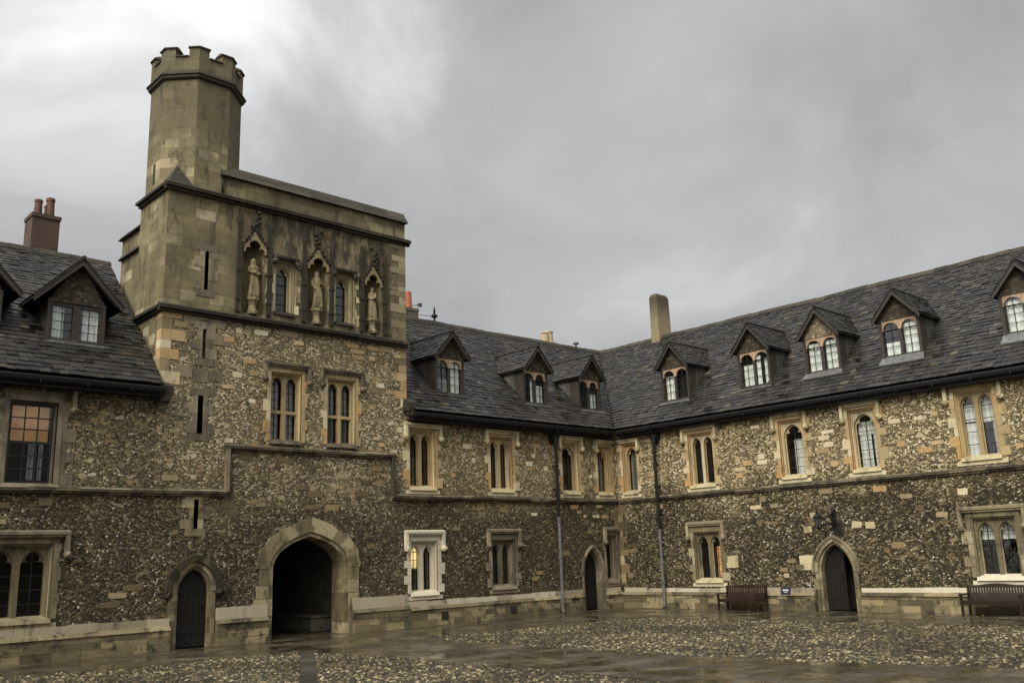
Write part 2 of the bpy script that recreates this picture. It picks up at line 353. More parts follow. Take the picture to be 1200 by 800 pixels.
M['bar'] = mat_plain('window_lead', (.012, .012, .012), .5, .2, 9.)
M['frame_black'] = mat_plain('black_sash_paint', (.014, .013, .012), .45, .2, 9.)
M['glass'] = mat_glass()
M['curtain'] = mat_cloth('white_curtain', (.88, .87, .82))
M['curtain_grey'] = mat_cloth('grey_curtain', (.26, .26, .24))
M['glow_yellow'] = mat_glow('lamplit_wall', (1.0, .66, .26), .85)
M['glow_orange'] = mat_glow('lamplit_blind', (1.0, .42, .13), .42)
M['glow_dim'] = mat_glow('dim_lamplit_blind', (1.0, .50, .18), .11)
M['brick'] = mat_brick()
M['terracotta'] = mat_plain('terracotta', (.36, .10, .05), .75, .5, 5.)
M['terracotta_dark'] = mat_plain('old_terracotta', (.10, .042, .028), .8, .6, 5.)
M['pot_stone'] = mat_plain('buff_pot', (.38, .30, .18), .8, .5, 5.)
def mat_render():
    s = Mat('stained_chimney_render'); p = s.pos(); z = s.n('ShaderNodeSeparateXYZ', {0: p}).outputs[2]
    n = s.noise(p, 1.8, 6, .7); c = s.mix(n, (.12, .095, .055), (.29, .23, .13))
    c = s.mix(s.rng(s.math('ADD', z, s.math('MULTIPLY', n, 1.6)), 12.7, 13.9, 0, .85), c, (.035, .03, .022))     # soot from the top down
    s.bump(s.noise(p, 9., 5), .4, .02); return s.out(c, .85)
M['render'] = mat_render()
M['paving'] = mat_paving()
M['cobble'] = mat_cobble()
M['bed'] = mat_earth('cobble_bed', (.012, .0105, .006), (.032, .027, .014), .6)
M['earth'] = mat_earth('outer_ground', (.05, .045, .03), (.09, .08, .05), .8)
M['blue'] = mat_plain('blue_sign_enamel', (.008, .009, .045), .4, .2, 5.)
M['white'] = mat_plain('white_sign_paint', (.75, .75, .75), .5, .1, 5.)
M['leaf'] = mat_stone('leaf', [(0, (.10, .05, .015)), (.5, (.26, .13, .035)), (1, (.38, .26, .08))], dirt_amt=.1)
M['lamp_glass'] = mat_plain('smoked_lamp_glass', (.060, .064, .058), .15, .3, 4.)
M['metal'] = mat_plain('aerial_metal', (.12, .12, .12), .4, .2, 9., .5)
M['paper'] = mat_plain('orange_notice_paper', (.50, .19, .07), .8, .3, 9.)

# ------------------------------------------------------------------ mesh builder.  Local frame: t (to the right), z up, d out of the wall  ->  (t, -d, z)
class MB:
    def __init__(s): s.v = []; s.f = []; s.m = []
    def add(s, pts, faces, mat=0):
        b = len(s.v); s.v += [tuple(p) for p in pts]
        s.f += [tuple(b+i for i in f) for f in faces]; s.m += [mat]*len(faces)
    def hexa(s, p, mat=0):          # p: bottom ring of 4 anticlockwise seen from above, then top ring
        s.add(p, [(3, 2, 1, 0), (4, 5, 6, 7), (0, 1, 5, 4), (1, 2, 6, 5), (2, 3, 7, 6), (3, 0, 4, 7)], mat)
    def box(s, t0, t1, z0, z1, d0, d1, mat=0, j=0.0):
        q = [(t0, -d1, z0), (t1, -d1, z0), (t1, -d0, z0), (t0, -d0, z0), (t0, -d1, z1), (t1, -d1, z1), (t1, -d0, z1), (t0, -d0, z1)]
        if j: q = [(a+rnd.uniform(-j, j), b, c+rnd.uniform(-j, j)) for a, b, c in q]
        s.hexa(q, mat)
    def wedge(s, t0, t1, z0, z1, d0, d1, d1top, mat=0):       # box with a weathered (sloping) face
        s.hexa([(t0, -d1, z0), (t1, -d1, z0), (t1, -d0, z0), (t0, -d0, z0), (t0, -d1top, z1), (t1, -d1top, z1), (t1, -d0, z1), (t0, -d0, z1)], mat)
    def prism(s, poly, d0, d1, mat=0):       # convex or mild polygon in (t,z), anticlockwise
        n = len(poly)
        s.add([(t, -d1, z) for t, z in poly]+[(t, -d0, z) for t, z in poly],
              [tuple(range(n)), tuple(range(2*n-1, n-1, -1))]+[(i, i+n, (i+1) % n+n, (i+1) % n) for i in range(n)], mat)
    def plate(s, outer, holes, d0, d1, mat=0, back=False, rim=True):       # polygon with holes, extruded
        vs, es, loops = [], [], []
        for lp in [outer]+holes:
            b = len(vs); vs += [Vector(p) for p in lp]; n = len(lp); es += [(b+i, b+(i+1) % n) for i in range(n)]
        ov, _, of, *_ = delaunay_2d_cdt(vs, es, [], 0, 1e-5)
        def inside(p, lp):
            c = False; n = len(lp)
            for i in range(n):
                (x1, y1), (x2, y2) = lp[i], lp[(i+1) % n]
                if (y1 > p[1]) != (y2 > p[1]) and p[0] < (x2-x1)*(p[1]-y1)/(y2-y1)+x1: c = not c
            return c
        fs = []
        for f in of:
            c = sum((ov[i] for i in f), Vector((0, 0)))/len(f)
            if inside(c, outer) and not any(inside(c, h) for h in holes):
                a = (ov[f[1]]-ov[f[0]]).cross(ov[f[2]]-ov[f[0]])
                fs.append(tuple(f) if a > 0 else tuple(reversed(f)))
        s.add([(p.x, -d1, p.y) for p in ov], fs, mat)
        if back: s.add([(p.x, -d0, p.y) for p in ov], [tuple(reversed(f)) for f in fs], mat)
        if rim:
            for k, lp in enumerate([outer]+holes):
                n = len(lp)
                ar = sum(lp[i][0]*lp[(i+1) % n][1]-lp[(i+1) % n][0]*lp[i][1] for i in range(n))
                if (ar < 0) == (k == 0): lp = lp[::-1]       # outer anticlockwise, holes clockwise
                b = [(t, -d1, z) for t, z in lp]+[(t, -d0, z) for t, z in lp]
                s.add(b, [(i, i+n, (i+1) % n+n, (i+1) % n) for i in range(n)], mat)
    def tube(s, path, r, n=8, mat=0, caps=True):
        path = [Vector(p) for p in path]; rs = r if isinstance(r, (list, tuple)) else [r]*len(path)
        pts = []
        for i, p in enumerate(path):
            d = (path[min(i+1, len(path)-1)]-path[max(i-1, 0)]).normalized()
            a = d.orthogonal().normalized() if abs(d.z) < .9 else Vector((1, 0, 0)); a = (a-d*a.dot(d)).normalized(); b = d.cross(a)
            pts += [p+(a*math.cos(2*math.pi*k/n)+b*math.sin(2*math.pi*k/n))*rs[i] for k in range(n)]
        fs = [(i*n+k, i*n+(k+1) % n, (i+1)*n+(k+1) % n, (i+1)*n+k) for i in range(len(path)-1) for k in range(n)]
        if caps: fs += [tuple(range(n-1, -1, -1)), tuple(range((len(path)-1)*n, len(path)*n))]
        s.add(pts, fs, mat)
    def lathe(s, c, prof, n=12, mat=0, ph=0.0, sx=1, sy=1):       # prof: (radius, z)
        pts = [(c[0]+r*sx*math.cos(2*math.pi*k/n+ph), c[1]+r*sy*math.sin(2*math.pi*k/n+ph), c[2]+z) for r, z in prof for k in range(n)]
        fs = [(i*n+k, i*n+(k+1) % n, (i+1)*n+(k+1) % n, (i+1)*n+k) for i in range(len(prof)-1) for k in range(n)]
        fs += [tuple(range(n-1, -1, -1)), tuple(range((len(prof)-1)*n, len(prof)*n))]
        s.add(pts, fs, mat)
    def blob(s, c, r, mat=0, amp=.25, n=7):
        pr = [(.05, -1), (.75, -.65), (1, 0), (.75, .65), (.05, 1)]
        pts = [(c[0]+q*r*math.cos(2*math.pi*k/n)*rnd.uniform(1-amp, 1+amp), c[1]+q*r*math.sin(2*math.pi*k/n)*rnd.uniform(1-amp, 1+amp), c[2]+z*r) for q, z in pr for k in range(n)]
        fs = [(i*n+k, i*n+(k+1) % n, (i+1)*n+(k+1) % n, (i+1)*n+k) for i in range(4) for k in range(n)]
        s.add(pts, fs, mat)
    def build(s, name, mats, parent=None, loc=(0, 0, 0), uvoff=None, smooth=False, rot=None):
        me = bpy.data.meshes.new(name)
        nv, nf = len(s.v), len(s.f)
        co = np.array(s.v, dtype=np.float32).reshape(-1, 3)
        me.vertices.add(nv); me.vertices.foreach_set('co', co.ravel())
        lens = np.array([len(f) for f in s.f], dtype=np.int32); li = np.array([i for f in s.f for i in f], dtype=np.int32)
        me.loops.add(len(li)); me.loops.foreach_set('vertex_index', li)
        me.polygons.add(nf); st = np.concatenate(([0], np.cumsum(lens)[:-1])).astype(np.int32)
        me.polygons.foreach_set('loop_start', st); me.polygons.foreach_set('loop_total', lens)
        me.polygons.foreach_set('material_index', np.array(s.m, dtype=np.int32))
        me.polygons.foreach_set('use_smooth', np.full(nf, bool(smooth)))
        me.update(calc_edges=True)
        # box-projected UVs in metres
        ou, ovv = uvoff if uvoff else (rnd.uniform(0, 30), rnd.uniform(0, 30))
        nr = np.empty(nf*3, dtype=np.float32); me.polygons.foreach_get('normal', nr); nr = nr.reshape(-1, 3)
        fn = np.repeat(nr, lens, axis=0); lc = co[li]
        h = np.hypot(fn[:, 0], fn[:, 1]); flat = np.abs(fn[:, 2]) > .92; h[h < 1e-6] = 1
        tx, ty = -fn[:, 1]/h, fn[:, 0]/h
        u = np.where(flat, lc[:, 0], lc[:, 0]*tx+lc[:, 1]*ty)+ou; v = np.where(flat, lc[:, 1], lc[:, 2])+ovv
        uvl = me.uv_layers.new(name='UVMap'); uvl.data.foreach_set('uv', np.stack([u, v], 1).astype(np.float32).ravel())
        for m in (mats if isinstance(mats, (list, tuple)) else [mats]): me.materials.append(M[m])
        me.validate()
        o = bpy.data.objects.new(name, me); COL.objects.link(o); o.location = loc
        if rot: o.rotation_euler = rot
        if parent: o.parent = parent
        return o

def tag(o, label, cat, group=None):
    o['label'] = label; o['category'] = cat
    if group: o['group'] = group
    return o
def thing(name, label, cat, loc=(0, 0, 0), rz=0.0, group=None):
    o = bpy.data.objects.new(name, None); COL.objects.link(o); o.location = loc; o.rotation_euler = (0, 0, rz); o.empty_display_size = .3
    return tag(o, label, cat, group)
def struct(o, kind='structure'): o['kind'] = kind; return o

# ------------------------------------------------------------------ profiles
def arch(a, h, kind='point', n=8, c=0.0, zs=0.0):
    """outline of an arch head from right springing over the apex to the left springing"""
    pts = []
    for i in range(n+1):
        k = i/n
        if kind == 'point':
            kk = max((h*h-a*a)/(2*a), 0.0); r = a+kk; th = math.asin(min(1, h/r))*k
            x, z = r*math.cos(th)-kk, r*math.sin(th)
            if h < a: x, z = a*math.cos(k*math.pi/2), h*math.sin(k*math.pi/2)
        elif kind == 'round': x, z = a*math.cos(k*math.pi/2), h*math.sin(k*math.pi/2)
        elif kind == 'four':       # four-centred: tight haunches, nearly straight towards the point
            x = a*math.cos(k*math.pi/2)**.9 if k < 1 else 0.0
            q = x/a; z = h*(.62*(max(0, 1-q**3.2))**.5 + .38*(1-q))
        pts.append((x, z))
    pts[-1] = (0.0, h)
    return [(c+x, zs+z) for x, z in pts]+[(c-x, zs+z) for x, z in pts[-2::-1]]
def arch_poly(a, zs, h, kind='point', n=8, c=0.0, z0=0.0):
    return [(c-a, z0), (c+a, z0)]+arch(a, h, kind, n, c, zs)
def tref(a, zs, h, c, z0):
    q = [(1, 0), (.99, .16), (.9, .32), (.72, .40), (.5, .38), (.60, .52), (.60, .68), (.42, .84), (.18, .95), (0, 1)]
    pts = [(c+x*a, zs+z*h) for x, z in q]+[(c-x*a, zs+z*h) for x, z in q[-2::-1]]
    return [(c-a, z0), (c+a, z0)]+pts

def jamb_blocks(mb, side, t, z0, z1, wmin, wmax, d0, d1, mat=0, hgt=.3):
    """long-and-short stones beside an opening"""
    z = z0; k = rnd.random() < .5
    while z < z1-.02:
        h = min(rnd.uniform(.75, 1.25)*hgt, z1-z)
        if z1-z-h < .1: h = z1-z
        w = (wmax if k else wmin)*rnd.uniform(.85, 1.15); k = not k
        a, b = (t, t+w) if side > 0 else (t-w, t)
        mb.box(a, b, z+.004, z+h-.004, d0, d1+rnd.uniform(0, .006), mat); z += h

def ring(mb, inner, outer, d0, d1, mat=0, per=1, gap=.0):
    """arch stones between two profiles with the same number of points"""
    n = len(inner)-1; i = 0
    while i < n:
        j = min(n, i+per)
        for k in range(i, j): pass
        a = inner[i:j+1]; b = outer[i:j+1]
        poly = a+b[::-1]
        # anticlockwise: inner goes right->left over the top, outer back
        ar = sum(poly[q][0]*poly[(q+1) % len(poly)][1]-poly[(q+1) % len(poly)][0]*poly[q][1] for q in range(len(poly)))
        if ar < 0: poly = poly[::-1]
        if gap:
            cx = sum(q[0] for q in poly)/len(poly); cz = sum(q[1] for q in poly)/len(poly)
            poly = [(cx+(q[0]-cx)*(1-gap), cz+(q[1]-cz)*(1-gap)) for q in poly]
        mb.prism(poly, d0, d1+rnd.uniform(0, .006), mat); i = j

def hood_mould(parent, w, ztop, drop, mat, c=0.0, stops=True, left=True, right=True, l2=None):
    """square label: head bar and two short drops ending in carved stops"""
    mb = MB(); h = w/2; b = .10
    mb.box(c-h, c+h, ztop-.07, ztop, -.02, .13); mb.wedge(c-h+.003, c+h-.003, ztop, ztop+.035, -.02, .125, .02)
    mb.box(c-h+.035, c+h-.035, ztop-.13, ztop-.072, -.02, .085)
    for sgn, on in ((-1, left), (1, right)):
        if not on: continue
        x = c+sgn*h
        a0, a1 = (x, x+b) if sgn < 0 else (x-b, x)
        mb.box(a0, a1, ztop-drop, ztop-.072, -.02, .12)
        if stops: mb.blob((x-sgn*.05, -.10, ztop-drop-.06), .10)
    return mb.build('hood_mould', mat, parent)

def curtain(parent, t0, t1, z0, z1, d, mat='curtain'):
    mb = MB(); n = max(6, int((t1-t0)/.03)); ph = rnd.uniform(0, 6)
    xs = [t0+(t1-t0)*i/n for i in range(n+1)]
    ys = [.018*math.sin(ph+i*1.35)+.01*math.sin(i*.5+ph) for i in range(n+1)]
    pts = [(x, -(d+y), z) for z in (z0, z1) for x, y in zip(xs, ys)]
    mb.add(pts, [(i, i+1, n+2+i, n+1+i) for i in range(n)])
    return mb.build('curtain', mat, parent, smooth=True)  # also the grey sheets added behind the tower glass

def bars(mb, t0, t1, z0, z1, nx, nz, d, w=.02):
    for i in range(1, nx): x = t0+(t1-t0)*i/nx; mb.box(x-w/2, x+w/2, z0, z1, d-.008, d+.012)
    for i in range(1, nz): z = z0+(z1-z0)*i/nz; mb.box(t0, t1, z-w/2, z+w/2, d-.006, d+.014)

CW, CG = 'curtain', 'curtain_grey'  # CG also serves the sheets added to grey the tower panes
HOLES = {'left': [], 'tower': [], 'tower_up': [], 'middle': [], 'right': []}
AVOID = {'left': [], 'tower': [], 'tower_up': [], 'middle': [], 'right': []}
class Range:
    """a building whose front is the local plane d = 0"""
    def __init__(s, key, name, label, wall, t0):
        s.key, s.t0 = key, t0
        loc, rz = ((t0, 0, 0), 0.0) if wall == 'A' else ((0, -t0, 0), -math.pi/2)
        s.root = thing(name, label, 'building', loc, rz)
    def put(s, mb, name, mats, t=0.0, z=0.0, uvoff=(0, 0), **k):        # mesh written in wall coordinates
        return mb.build(name, mats, s.root, (t-s.t0, 0, z), uvoff=uvoff, **k)

def window(rg, c, Wd, z0, z1, n=2, jmat='cream', head='tref', hood=None, surround=(.13, .30), bottom=True, transom=None,
           curtains=(), lit=(), nx=2, nz=6, sill_mat=None, moulded=True, tracery=None, splay=True, key=None, lright=True, lleft=True, m2=.092, mul=.088):
    """stone window; local origin at the centre of its sill line"""
    H = z1-z0; h = Wd/2; key = key or rg.key
    HOLES[key].append([(c-h, z0), (c+h, z0), (c+h, z1), (c-h, z1)])
    hw = (hood[0]/2+.1) if hood else h+.35
    AVOID[key].append((c-hw, c+hw, z0-.3, (hood[1] if hood else z1)+.15))
    mb = MB()
    jamb_blocks(mb, -1, -h, -.02, H, surround[0], surround[1], -.06, .014)
    jamb_blocks(mb, 1, h, -.02, H, surround[0], surround[1], -.06, .014)
    lx = -h-.12
    while lx < h+.12-1e-3:
        w = min(rnd.uniform(.35, .6), h+.12-lx)
        if h+.12-lx-w < .12: w = h+.12-lx
        mb.box(lx+.003, lx+w-.003, H+.003, H+.17, -.06, .016); lx += w
    # stepped mouldings inside the opening
    m1 = m2*.46
    def rr(o, i, d0, d1):
        mb.plate([(-o, 0), (o, 0), (o, H), (-o, H)][:], [[(-i, .0+.001), (i, .001), (i, H-(h-i)), (-i, H-(h-i))]], d0, d1)
    rr(h-.001, h-m1, -.20, -.03); rr(h-m1-.001, h-m2, -.22, -.10)
    a = h-m2; top = H-m2
    lw = (2*a-(n-1)*mul)/n/2
    cs = [-a+lw+i*(2*lw+mul) for i in range(n)]
    o1, o2 = [], []
    rise = min(lw*1.35, .42) if head != 'round' else lw
    zs = top-.05-rise
    for x in cs:
        zb = .02
        if transom:
            o1.append([(x-lw+.02, zb), (x+lw-.02, zb), (x+lw-.02, transom-.045), (x-lw+.02, transom-.045)])
            zb = transom+.045
        if head == 'tref':
            o1.append(arch_poly(lw-.015, zs, rise, 'point', 7, x, zb)); o2.append(tref(lw-.045, zs, rise-.05, x, zb))
        elif head == 'point': o1.append(arch_poly(lw-.015, zs, rise, 'point', 7, x, zb))
        elif head == 'round': o1.append(arch_poly(lw-.015, zs, rise, 'round', 7, x, zb))
    rect = [(-a, 0), (a, 0), (a, top), (-a, top)]
    mb.plate(rect, o1, -.225, -.135)
    if o2 and not transom: mb.plate(rect, o2, -.262, -.228)
    o = rg.put(mb, 'window', jmat, c, z0, uvoff=None)
    # sill
    sb = MB()
    sb.wedge(-h-.02, h+.02, -.10, .0, -.05, .075, .03); sb.wedge(-h+.002, h-.002, .0, .075, -.225, .0, -.19)
    if bottom: sb.box(-h-.16, h+.16, -.22, -.103, -.05, .02)
    sb.build('sill', sill_mat or 'cream', o)
    if hood: hood_mould(o, hood[0], hood[1]-z0, hood[2], hood[3] if len(hood) > 3 else 'cream', right=lright, left=lleft)
    # glass and leading
    D = -.285
    gb = MB(); gb.box(-a, a, .01, top, D-.004, D); gb.build('pane', 'glass', o)
    bb = MB()
    for x in cs:
        bars(bb, x-lw, x+lw, .02, top, nx, nz, D+.012)
        if nx == 1:
            for xx in (x-lw+.035, x+lw-.035): bb.box(xx-.01, xx+.01, .02, top, D+.004, D+.024)
    bb.build('glazing_bar', 'bar', o)
    for (i, f0, f1, g0, g1, m) in curtains:
        x = cs[min(i, n-1)]; curtain(o, x-lw+2*lw*f0, x-lw+2*lw*f1, .03+(top-.05)*g0, .03+(top-.05)*g1, D-.12, m)
    for (i, f0, f1, g0, g1, m) in lit:
        x = cs[min(i, n-1)]; lb = MB(); lb.box(x-lw+2*lw*f0, x-lw+2*lw*f1, .02+top*g0, .02+top*g1, D-.10, D-.08); lb.build('lamplight', m, o)
    return o

def slit(rg, c, w, z0, z1, jmat='cream', key=None):
    h = w/2; H = z1-z0; key = key or rg.key
    HOLES[key].append([(c-h, z0), (c+h, z0), (c+h, z1), (c-h, z1)])
    AVOID[key].append((c-h-.35, c+h+.35, z0-.25, z1+.25))
    mb = MB()
    jamb_blocks(mb, -1, -h, 0, H, .14, .30, -.30, .014); jamb_blocks(mb, 1, h, 0, H, .14, .30, -.30, .014)
    mb.box(-h-.25, h+.25, H, H+.2, -.3, .016); mb.box(-h-.22, h+.22, -.2, 0, -.3, .018)
    o = rg.put(mb, 'slit_window', jmat, c, z0, uvoff=None)
    g = MB(); g.box(-h, h, 0, H, -.26, -.25); g.build('pane', 'glass', o)
    b = MB(); bars(b, -h, h, 0, H, 1, 5, -.24); b.build('glazing_bar', 'bar', o)
    return o

def doorway(rg, c, a, zs, rise, fw, jmat, kind='point', reveal=.30, hood=None, door='closed', z0=0.0, proud=.05):
    """pointed stone doorway with two orders of moulding, a plank door and its hood"""
    pr = arch_poly(a+.10, zs, rise+.11, kind, 8, 0, z0)
    HOLES[rg.key].append([(c+x, z) for x, z in pr])
    AVOID[rg.key].append((c-a-fw-.3, c+a+fw+.3, 0, zs+rise+fw+.25))
    mb = MB()
    i0, i1, i2 = arch(a, rise, kind, 8, 0, zs), arch(a+.08, rise+.09, kind, 8, 0, zs), arch(a+fw, rise+fw*1.05, kind, 8, 0, zs)
    ring(mb, i1, i2, -.10, proud, 0, 2, .01); ring(mb, i0, i1, -reveal, -.02, 0, 2)
    for sgn in (-1, 1):
        z = z0
        while z < zs-.01:
            h = min(rnd.uniform(.24, .42), zs-z)
            if zs-z-h < .1: h = zs-z
            w = fw*rnd.choice((.95, 1.3)) if fw < .4 else fw*rnd.uniform(.85, 1.25)
            x0, x1 = sorted((sgn*(a+.08), sgn*(a+w))); mb.box(x0, x1, z+.004, z+h-.004, -.10, proud*.5+rnd.uniform(0, .01))
            x0, x1 = sorted((sgn*a, sgn*(a+.08))); mb.box(x0, x1, z+.002, z+h-.002, -reveal, -.02); z += h
    o = rg.put(mb, 'doorway', jmat, c, 0, uvoff=None)
    if hood:
        hb = MB(); ring(hb, arch(a+fw+.01, rise+fw*1.05+.01, kind, 8, 0, zs), arch(a+fw+hood[0], rise+fw*1.05+hood[0]*.95, kind, 8, 0, zs), -.02, hood[1], 0, 2)
        for sgn in (-1, 1): hb.blob((sgn*(a+fw+hood[0]*.5), -.06, zs-.05), hood[0]*.62)
        hb.build('hood_mould', hood[2], o)
    if door != 'none':
        lo, hi = (-a, a) if door == 'closed' else (-a, a*.30)
        db = MB(); pl = .16; x = lo; prof = arch(a, rise, kind, 24, 0, zs)
        def zt(x):
            best = min(prof, key=lambda q: abs(q[0]-x)); return best[1]
        while x < hi-.01:
            w = min(pl, hi-x); db.hexa([(x+.004, reveal-.03, z0+.02), (x+w-.004, reveal-.03, z0+.02), (x+w-.004, reveal+.03, z0+.02), (x+.004, reveal+.03, z0+.02),
                                        (x+.004, reveal-.03, zt(x)), (x+w-.004, reveal-.03, zt(x+w)), (x+w-.004, reveal+.03, zt(x+w)), (x+.004, reveal+.03, zt(x))]); x += w
        for z in (z0+.35, z0+1.35): db.box(lo+.04, hi-.04, z, z+.07, -reveal+.03, -reveal+.045)
        db.build('door', 'door_wood', o)
        hx = hi-.12; hm = MB(); hm.tube([(hx+.05*math.sin(q*.7854), reveal-.05, z0+1.02-.05*math.cos(q*.7854)) for q in range(9)], .010, 6); hm.lathe((hx, reveal-.04, z0+1.07), [(.005, -.025), (.025, 0), (.005, .025)], 8)
        hm.build('door_handle', 'iron', o)
    return o

def tiles(mb, P0, along, up, L, lo, hi, n, exp=.172, wd=(.17, .33), skip=None, thick=.030, mat=0):
    """courses of stone slates; P0 foot of the slope, along/up unit vectors, L slope length"""
    P0, along, up = Vector(P0), Vector(along), Vector(up); nr = along.cross(up).normalized()
    if nr.z < 0: nr = -nr
    sft = 0.0; k = 0
    while sft < L-.03:
        ex = exp*(1.18-.42*sft/max(L, 1e-3)); s0 = sft; s1 = min(sft+ex+.09, L+.02)
        a = lo(s0)-rnd.uniform(0, .25); b = hi(s0)
        while a < b:
            w = rnd.uniform(*wd)*(1.1-.25*sft/max(L, 1e-3)); x0, x1 = max(a, lo(s0)), min(a+w, b)
            a += w
            if x1-x0 < .05: continue
            if skip and skip((x0+x1)/2, s0+.1): continue
            l0 = .034+rnd.uniform(-.010, .013); l1 = .008+rnd.uniform(0, .005); dz = rnd.uniform(-.011, .011); g = .005
            tl = rnd.uniform(-.007, .007)
            def P(x, s_, h): return P0+along*x+up*s_+nr*h
            t_ = thick*rnd.uniform(.7, 1.3)
            bot = [P(x0+g, s0+dz, l0-t_), P(x1-g, s0+dz+tl, l0-t_+tl), P(x1-g, s1, l1-t_), P(x0+g, s1, l1-t_)]
            topp = [P(x0+g, s0+dz, l0), P(x1-g, s0+dz+tl, l0+tl), P(x1-g, s1, l1), P(x0+g, s1, l1)]
            mb.hexa(bot+topp, mat)
        sft += ex; k += 1

EAVE_Y, EAVE_Z, RIDGE_Y, RIDGE_Z = -.38, 6.83, 4.27, 11.35
SL = (RIDGE_Z-EAVE_Z)/(RIDGE_Y-EAVE_Y)
def roof_z(y): return EAVE_Z+(y-EAVE_Y)*SL
ULEN = math.hypot(RIDGE_Y-EAVE_Y, RIDGE_Z-EAVE_Z); UY, UZ = (RIDGE_Y-EAVE_Y)/ULEN, (RIDGE_Z-EAVE_Z)/ULEN

DORM = {'left': [], 'middle': [], 'right': []}
def dormer(rg, c, yf, zsill, ww, wh, rw, zeave, zridge, head='round', pale=False, curt=(), casement=False, nx=2, nz=4, lit=None):
    """gabled dormer; local origin at the centre of its sill on the window plane"""
    DORM[rg.key].append((c, ww/2+.02, yf, yf+1.2))
    h = ww/2; e = zeave-zsill; wh = min(wh, e-.07); rdg = zridge-zsill; hr = rw/2; ov = .26
    mb = MB()          # gable wall and corner posts, salmon window heads
    post = .09
    mb.box(-h-post, -h, -.12, e+.05, -.5, .02, 1); mb.box(h, h+post, -.12, e+.05, -.5, .02, 1)
    gh = rdg-.06
    hh = h+post; zt = wh
    mb.prism([(-hh, zt+.095), (hh, zt+.095), (hh*.95, e+.04), (0, gh-.02), (-hh*.95, e+.04)], -.10, -.03, 1)
    # tile-hung gable
    zz = zt+.04; row = 0
    while zz < gh-.12:
        half = hh*.98*min(1.0, (gh-zz)/max(.1, (gh-e)))
        x = -half+rnd.uniform(0, .04)
        while x < half:
            w = min(.11*rnd.uniform(.7, 1.3), half-x); mb.box(x+.003, x+w-.003, zz, zz+.085, -.03, -.005+rnd.uniform(0, .012), 0); x += w
        zz += .09; row += 1
    o = rg.put(mb, 'dormer', ['gable_pale' if pale else 'gable', 'timber'], c, zsill, uvoff=None); o.location.y = yf
    # window frame
    fb = MB(); mul = .07; n = 2; lw = (2*h-mul)/4; cs = (-h+lw, h-lw)
    if casement:
        fb.plate([(-h, 0), (h, 0), (h, wh+.1), (-h, wh+.1)], [[(x-lw+.05, .06), (x+lw-.05, .06), (x+lw-.05, wh-.05), (x-lw+.05, wh-.05)] for x in cs], -.12, -.03, back=True)
        fb.build('window_frame', 'timber', o)
    else:
        zq = wh-lw-.02
        q = [(-h, zq), (-h, wh+.09), (h, wh+.09), (h, zq)]
        for x in (cs[1], cs[0]): q += [(x+lw-.012, zq)]+arch(lw-.012, lw-.025, 'round', 6, x, zq+.01)+[(x-lw+.012, zq)]
        fb.plate(q[::-1], [], -.12, -.03, mat=0, back=True)
        fb.plate([(-h, 0), (h, 0), (h, zq-.002), (-h, zq-.002)], [[(x-lw+.012, .05), (x+lw-.012, .05), (x+lw-.012, zq-.004), (x-lw+.012, zq-.004)] for x in cs], -.12, -.028, mat=1, back=True)
        fb.build('window_frame', ['salmon', 'timber'], o)
    gb = MB(); gb.box(-h+.02, h-.02, .03, wh, -.098, -.094); gb.build('pane', 'glass', o)
    bb = MB()
    for x in cs: bars(bb, x-lw+.012, x+lw-.012, .05, wh, nx, nz, -.082, .016)
    bb.build('glazing_bar', 'bar', o)
    vb = MB(); vb.box(-h, h, 0, wh+.05, -.34, -.32); vb.build('dark_room_stand_in', 'void', o)  # near-black sheet standing in for the dark room behind the glass
    for (x0, x1, z0, z1, m) in curt: curtain(o, -h+2*h*x0+.03, -h+2*h*x1-.03, .04+wh*z0, .04+(wh-.06)*z1, -.135, m)
    if lit: lb = MB(); lb.box(-h+.03, h-.03, .05, wh-.03, -.20, -.18); lb.build('lamplight', lit, o)
    # cheeks: triangular side walls that die into the main roof
    for sgn in (-1, 1):
        cb = MB(); y1 = (zeave-.02-EAVE_Z)/SL+EAVE_Y-yf
        yb = -0.02
        x0, x1 = sorted((sgn*(h+post-.002), sgn*(h+post-.05)))
        zb0 = roof_z(yf+.10)-zsill-.05
        pts = []
        for x in (x0, x1): pts += [(x, .06, zb0-.02), (x, .06, e+.02), (x, y1, e+.02)]
        cb.add(pts, [(0, 1, 2), (3, 5, 4), (0, 3, 4, 1), (1, 4, 5, 2), (2, 5, 3, 0)])
        for k in range(1, 3):
            yy = .06+(y1-.06)*k/3; cb.box(x0-.008, x1+.008, roof_z(yf+yy)-zsill, e, -yy-.012, -yy+.012)
        cb.build('cheek', 'lead_cheek', o)
    # roof
    rb = MB(); sl = math.hypot(hr, rdg-e)
    for sgn in (-1, 1):
        up = Vector((-sgn*hr/sl, 0, (rdg-e)/sl)); foot = Vector((sgn*hr, 0, e))
        def hi(s_): zc = zsill+e+s_*(rdg-e)/sl; return (zc-EAVE_Z)/SL+EAVE_Y-yf+.06
        tiles(rb, foot, (0, 1, 0), up, sl, lambda s_: -ov, hi, 0, exp=.15, wd=(.18, .3))
        yb = (zsill+e-EAVE_Z)/SL+EAVE_Y-yf; yt = (zsill+rdg-EAVE_Z)/SL+EAVE_Y-yf
        q = [(sgn*hr, -ov+.01, e-.012), (sgn*hr, yb, e-.012), (0, yt, rdg-.012), (0, -ov+.01, rdg-.012)]
        qq = [(a, b, z-.04) for a, b, z in q]
        rb.add(q+qq, [(0, 1, 2, 3), (7, 6, 5, 4), (0, 4, 5, 1), (3, 7, 4, 0), (1, 5, 6, 2), (2, 6, 7, 3)])
    yt = (zsill+rdg-EAVE_Z)/SL+EAVE_Y-yf
    rb.tube([(0, -ov-.02, rdg+.02), (0, yt+.1, rdg+.02)], .06, 8)
    rb.build('dormer_roof', 'slate', o)
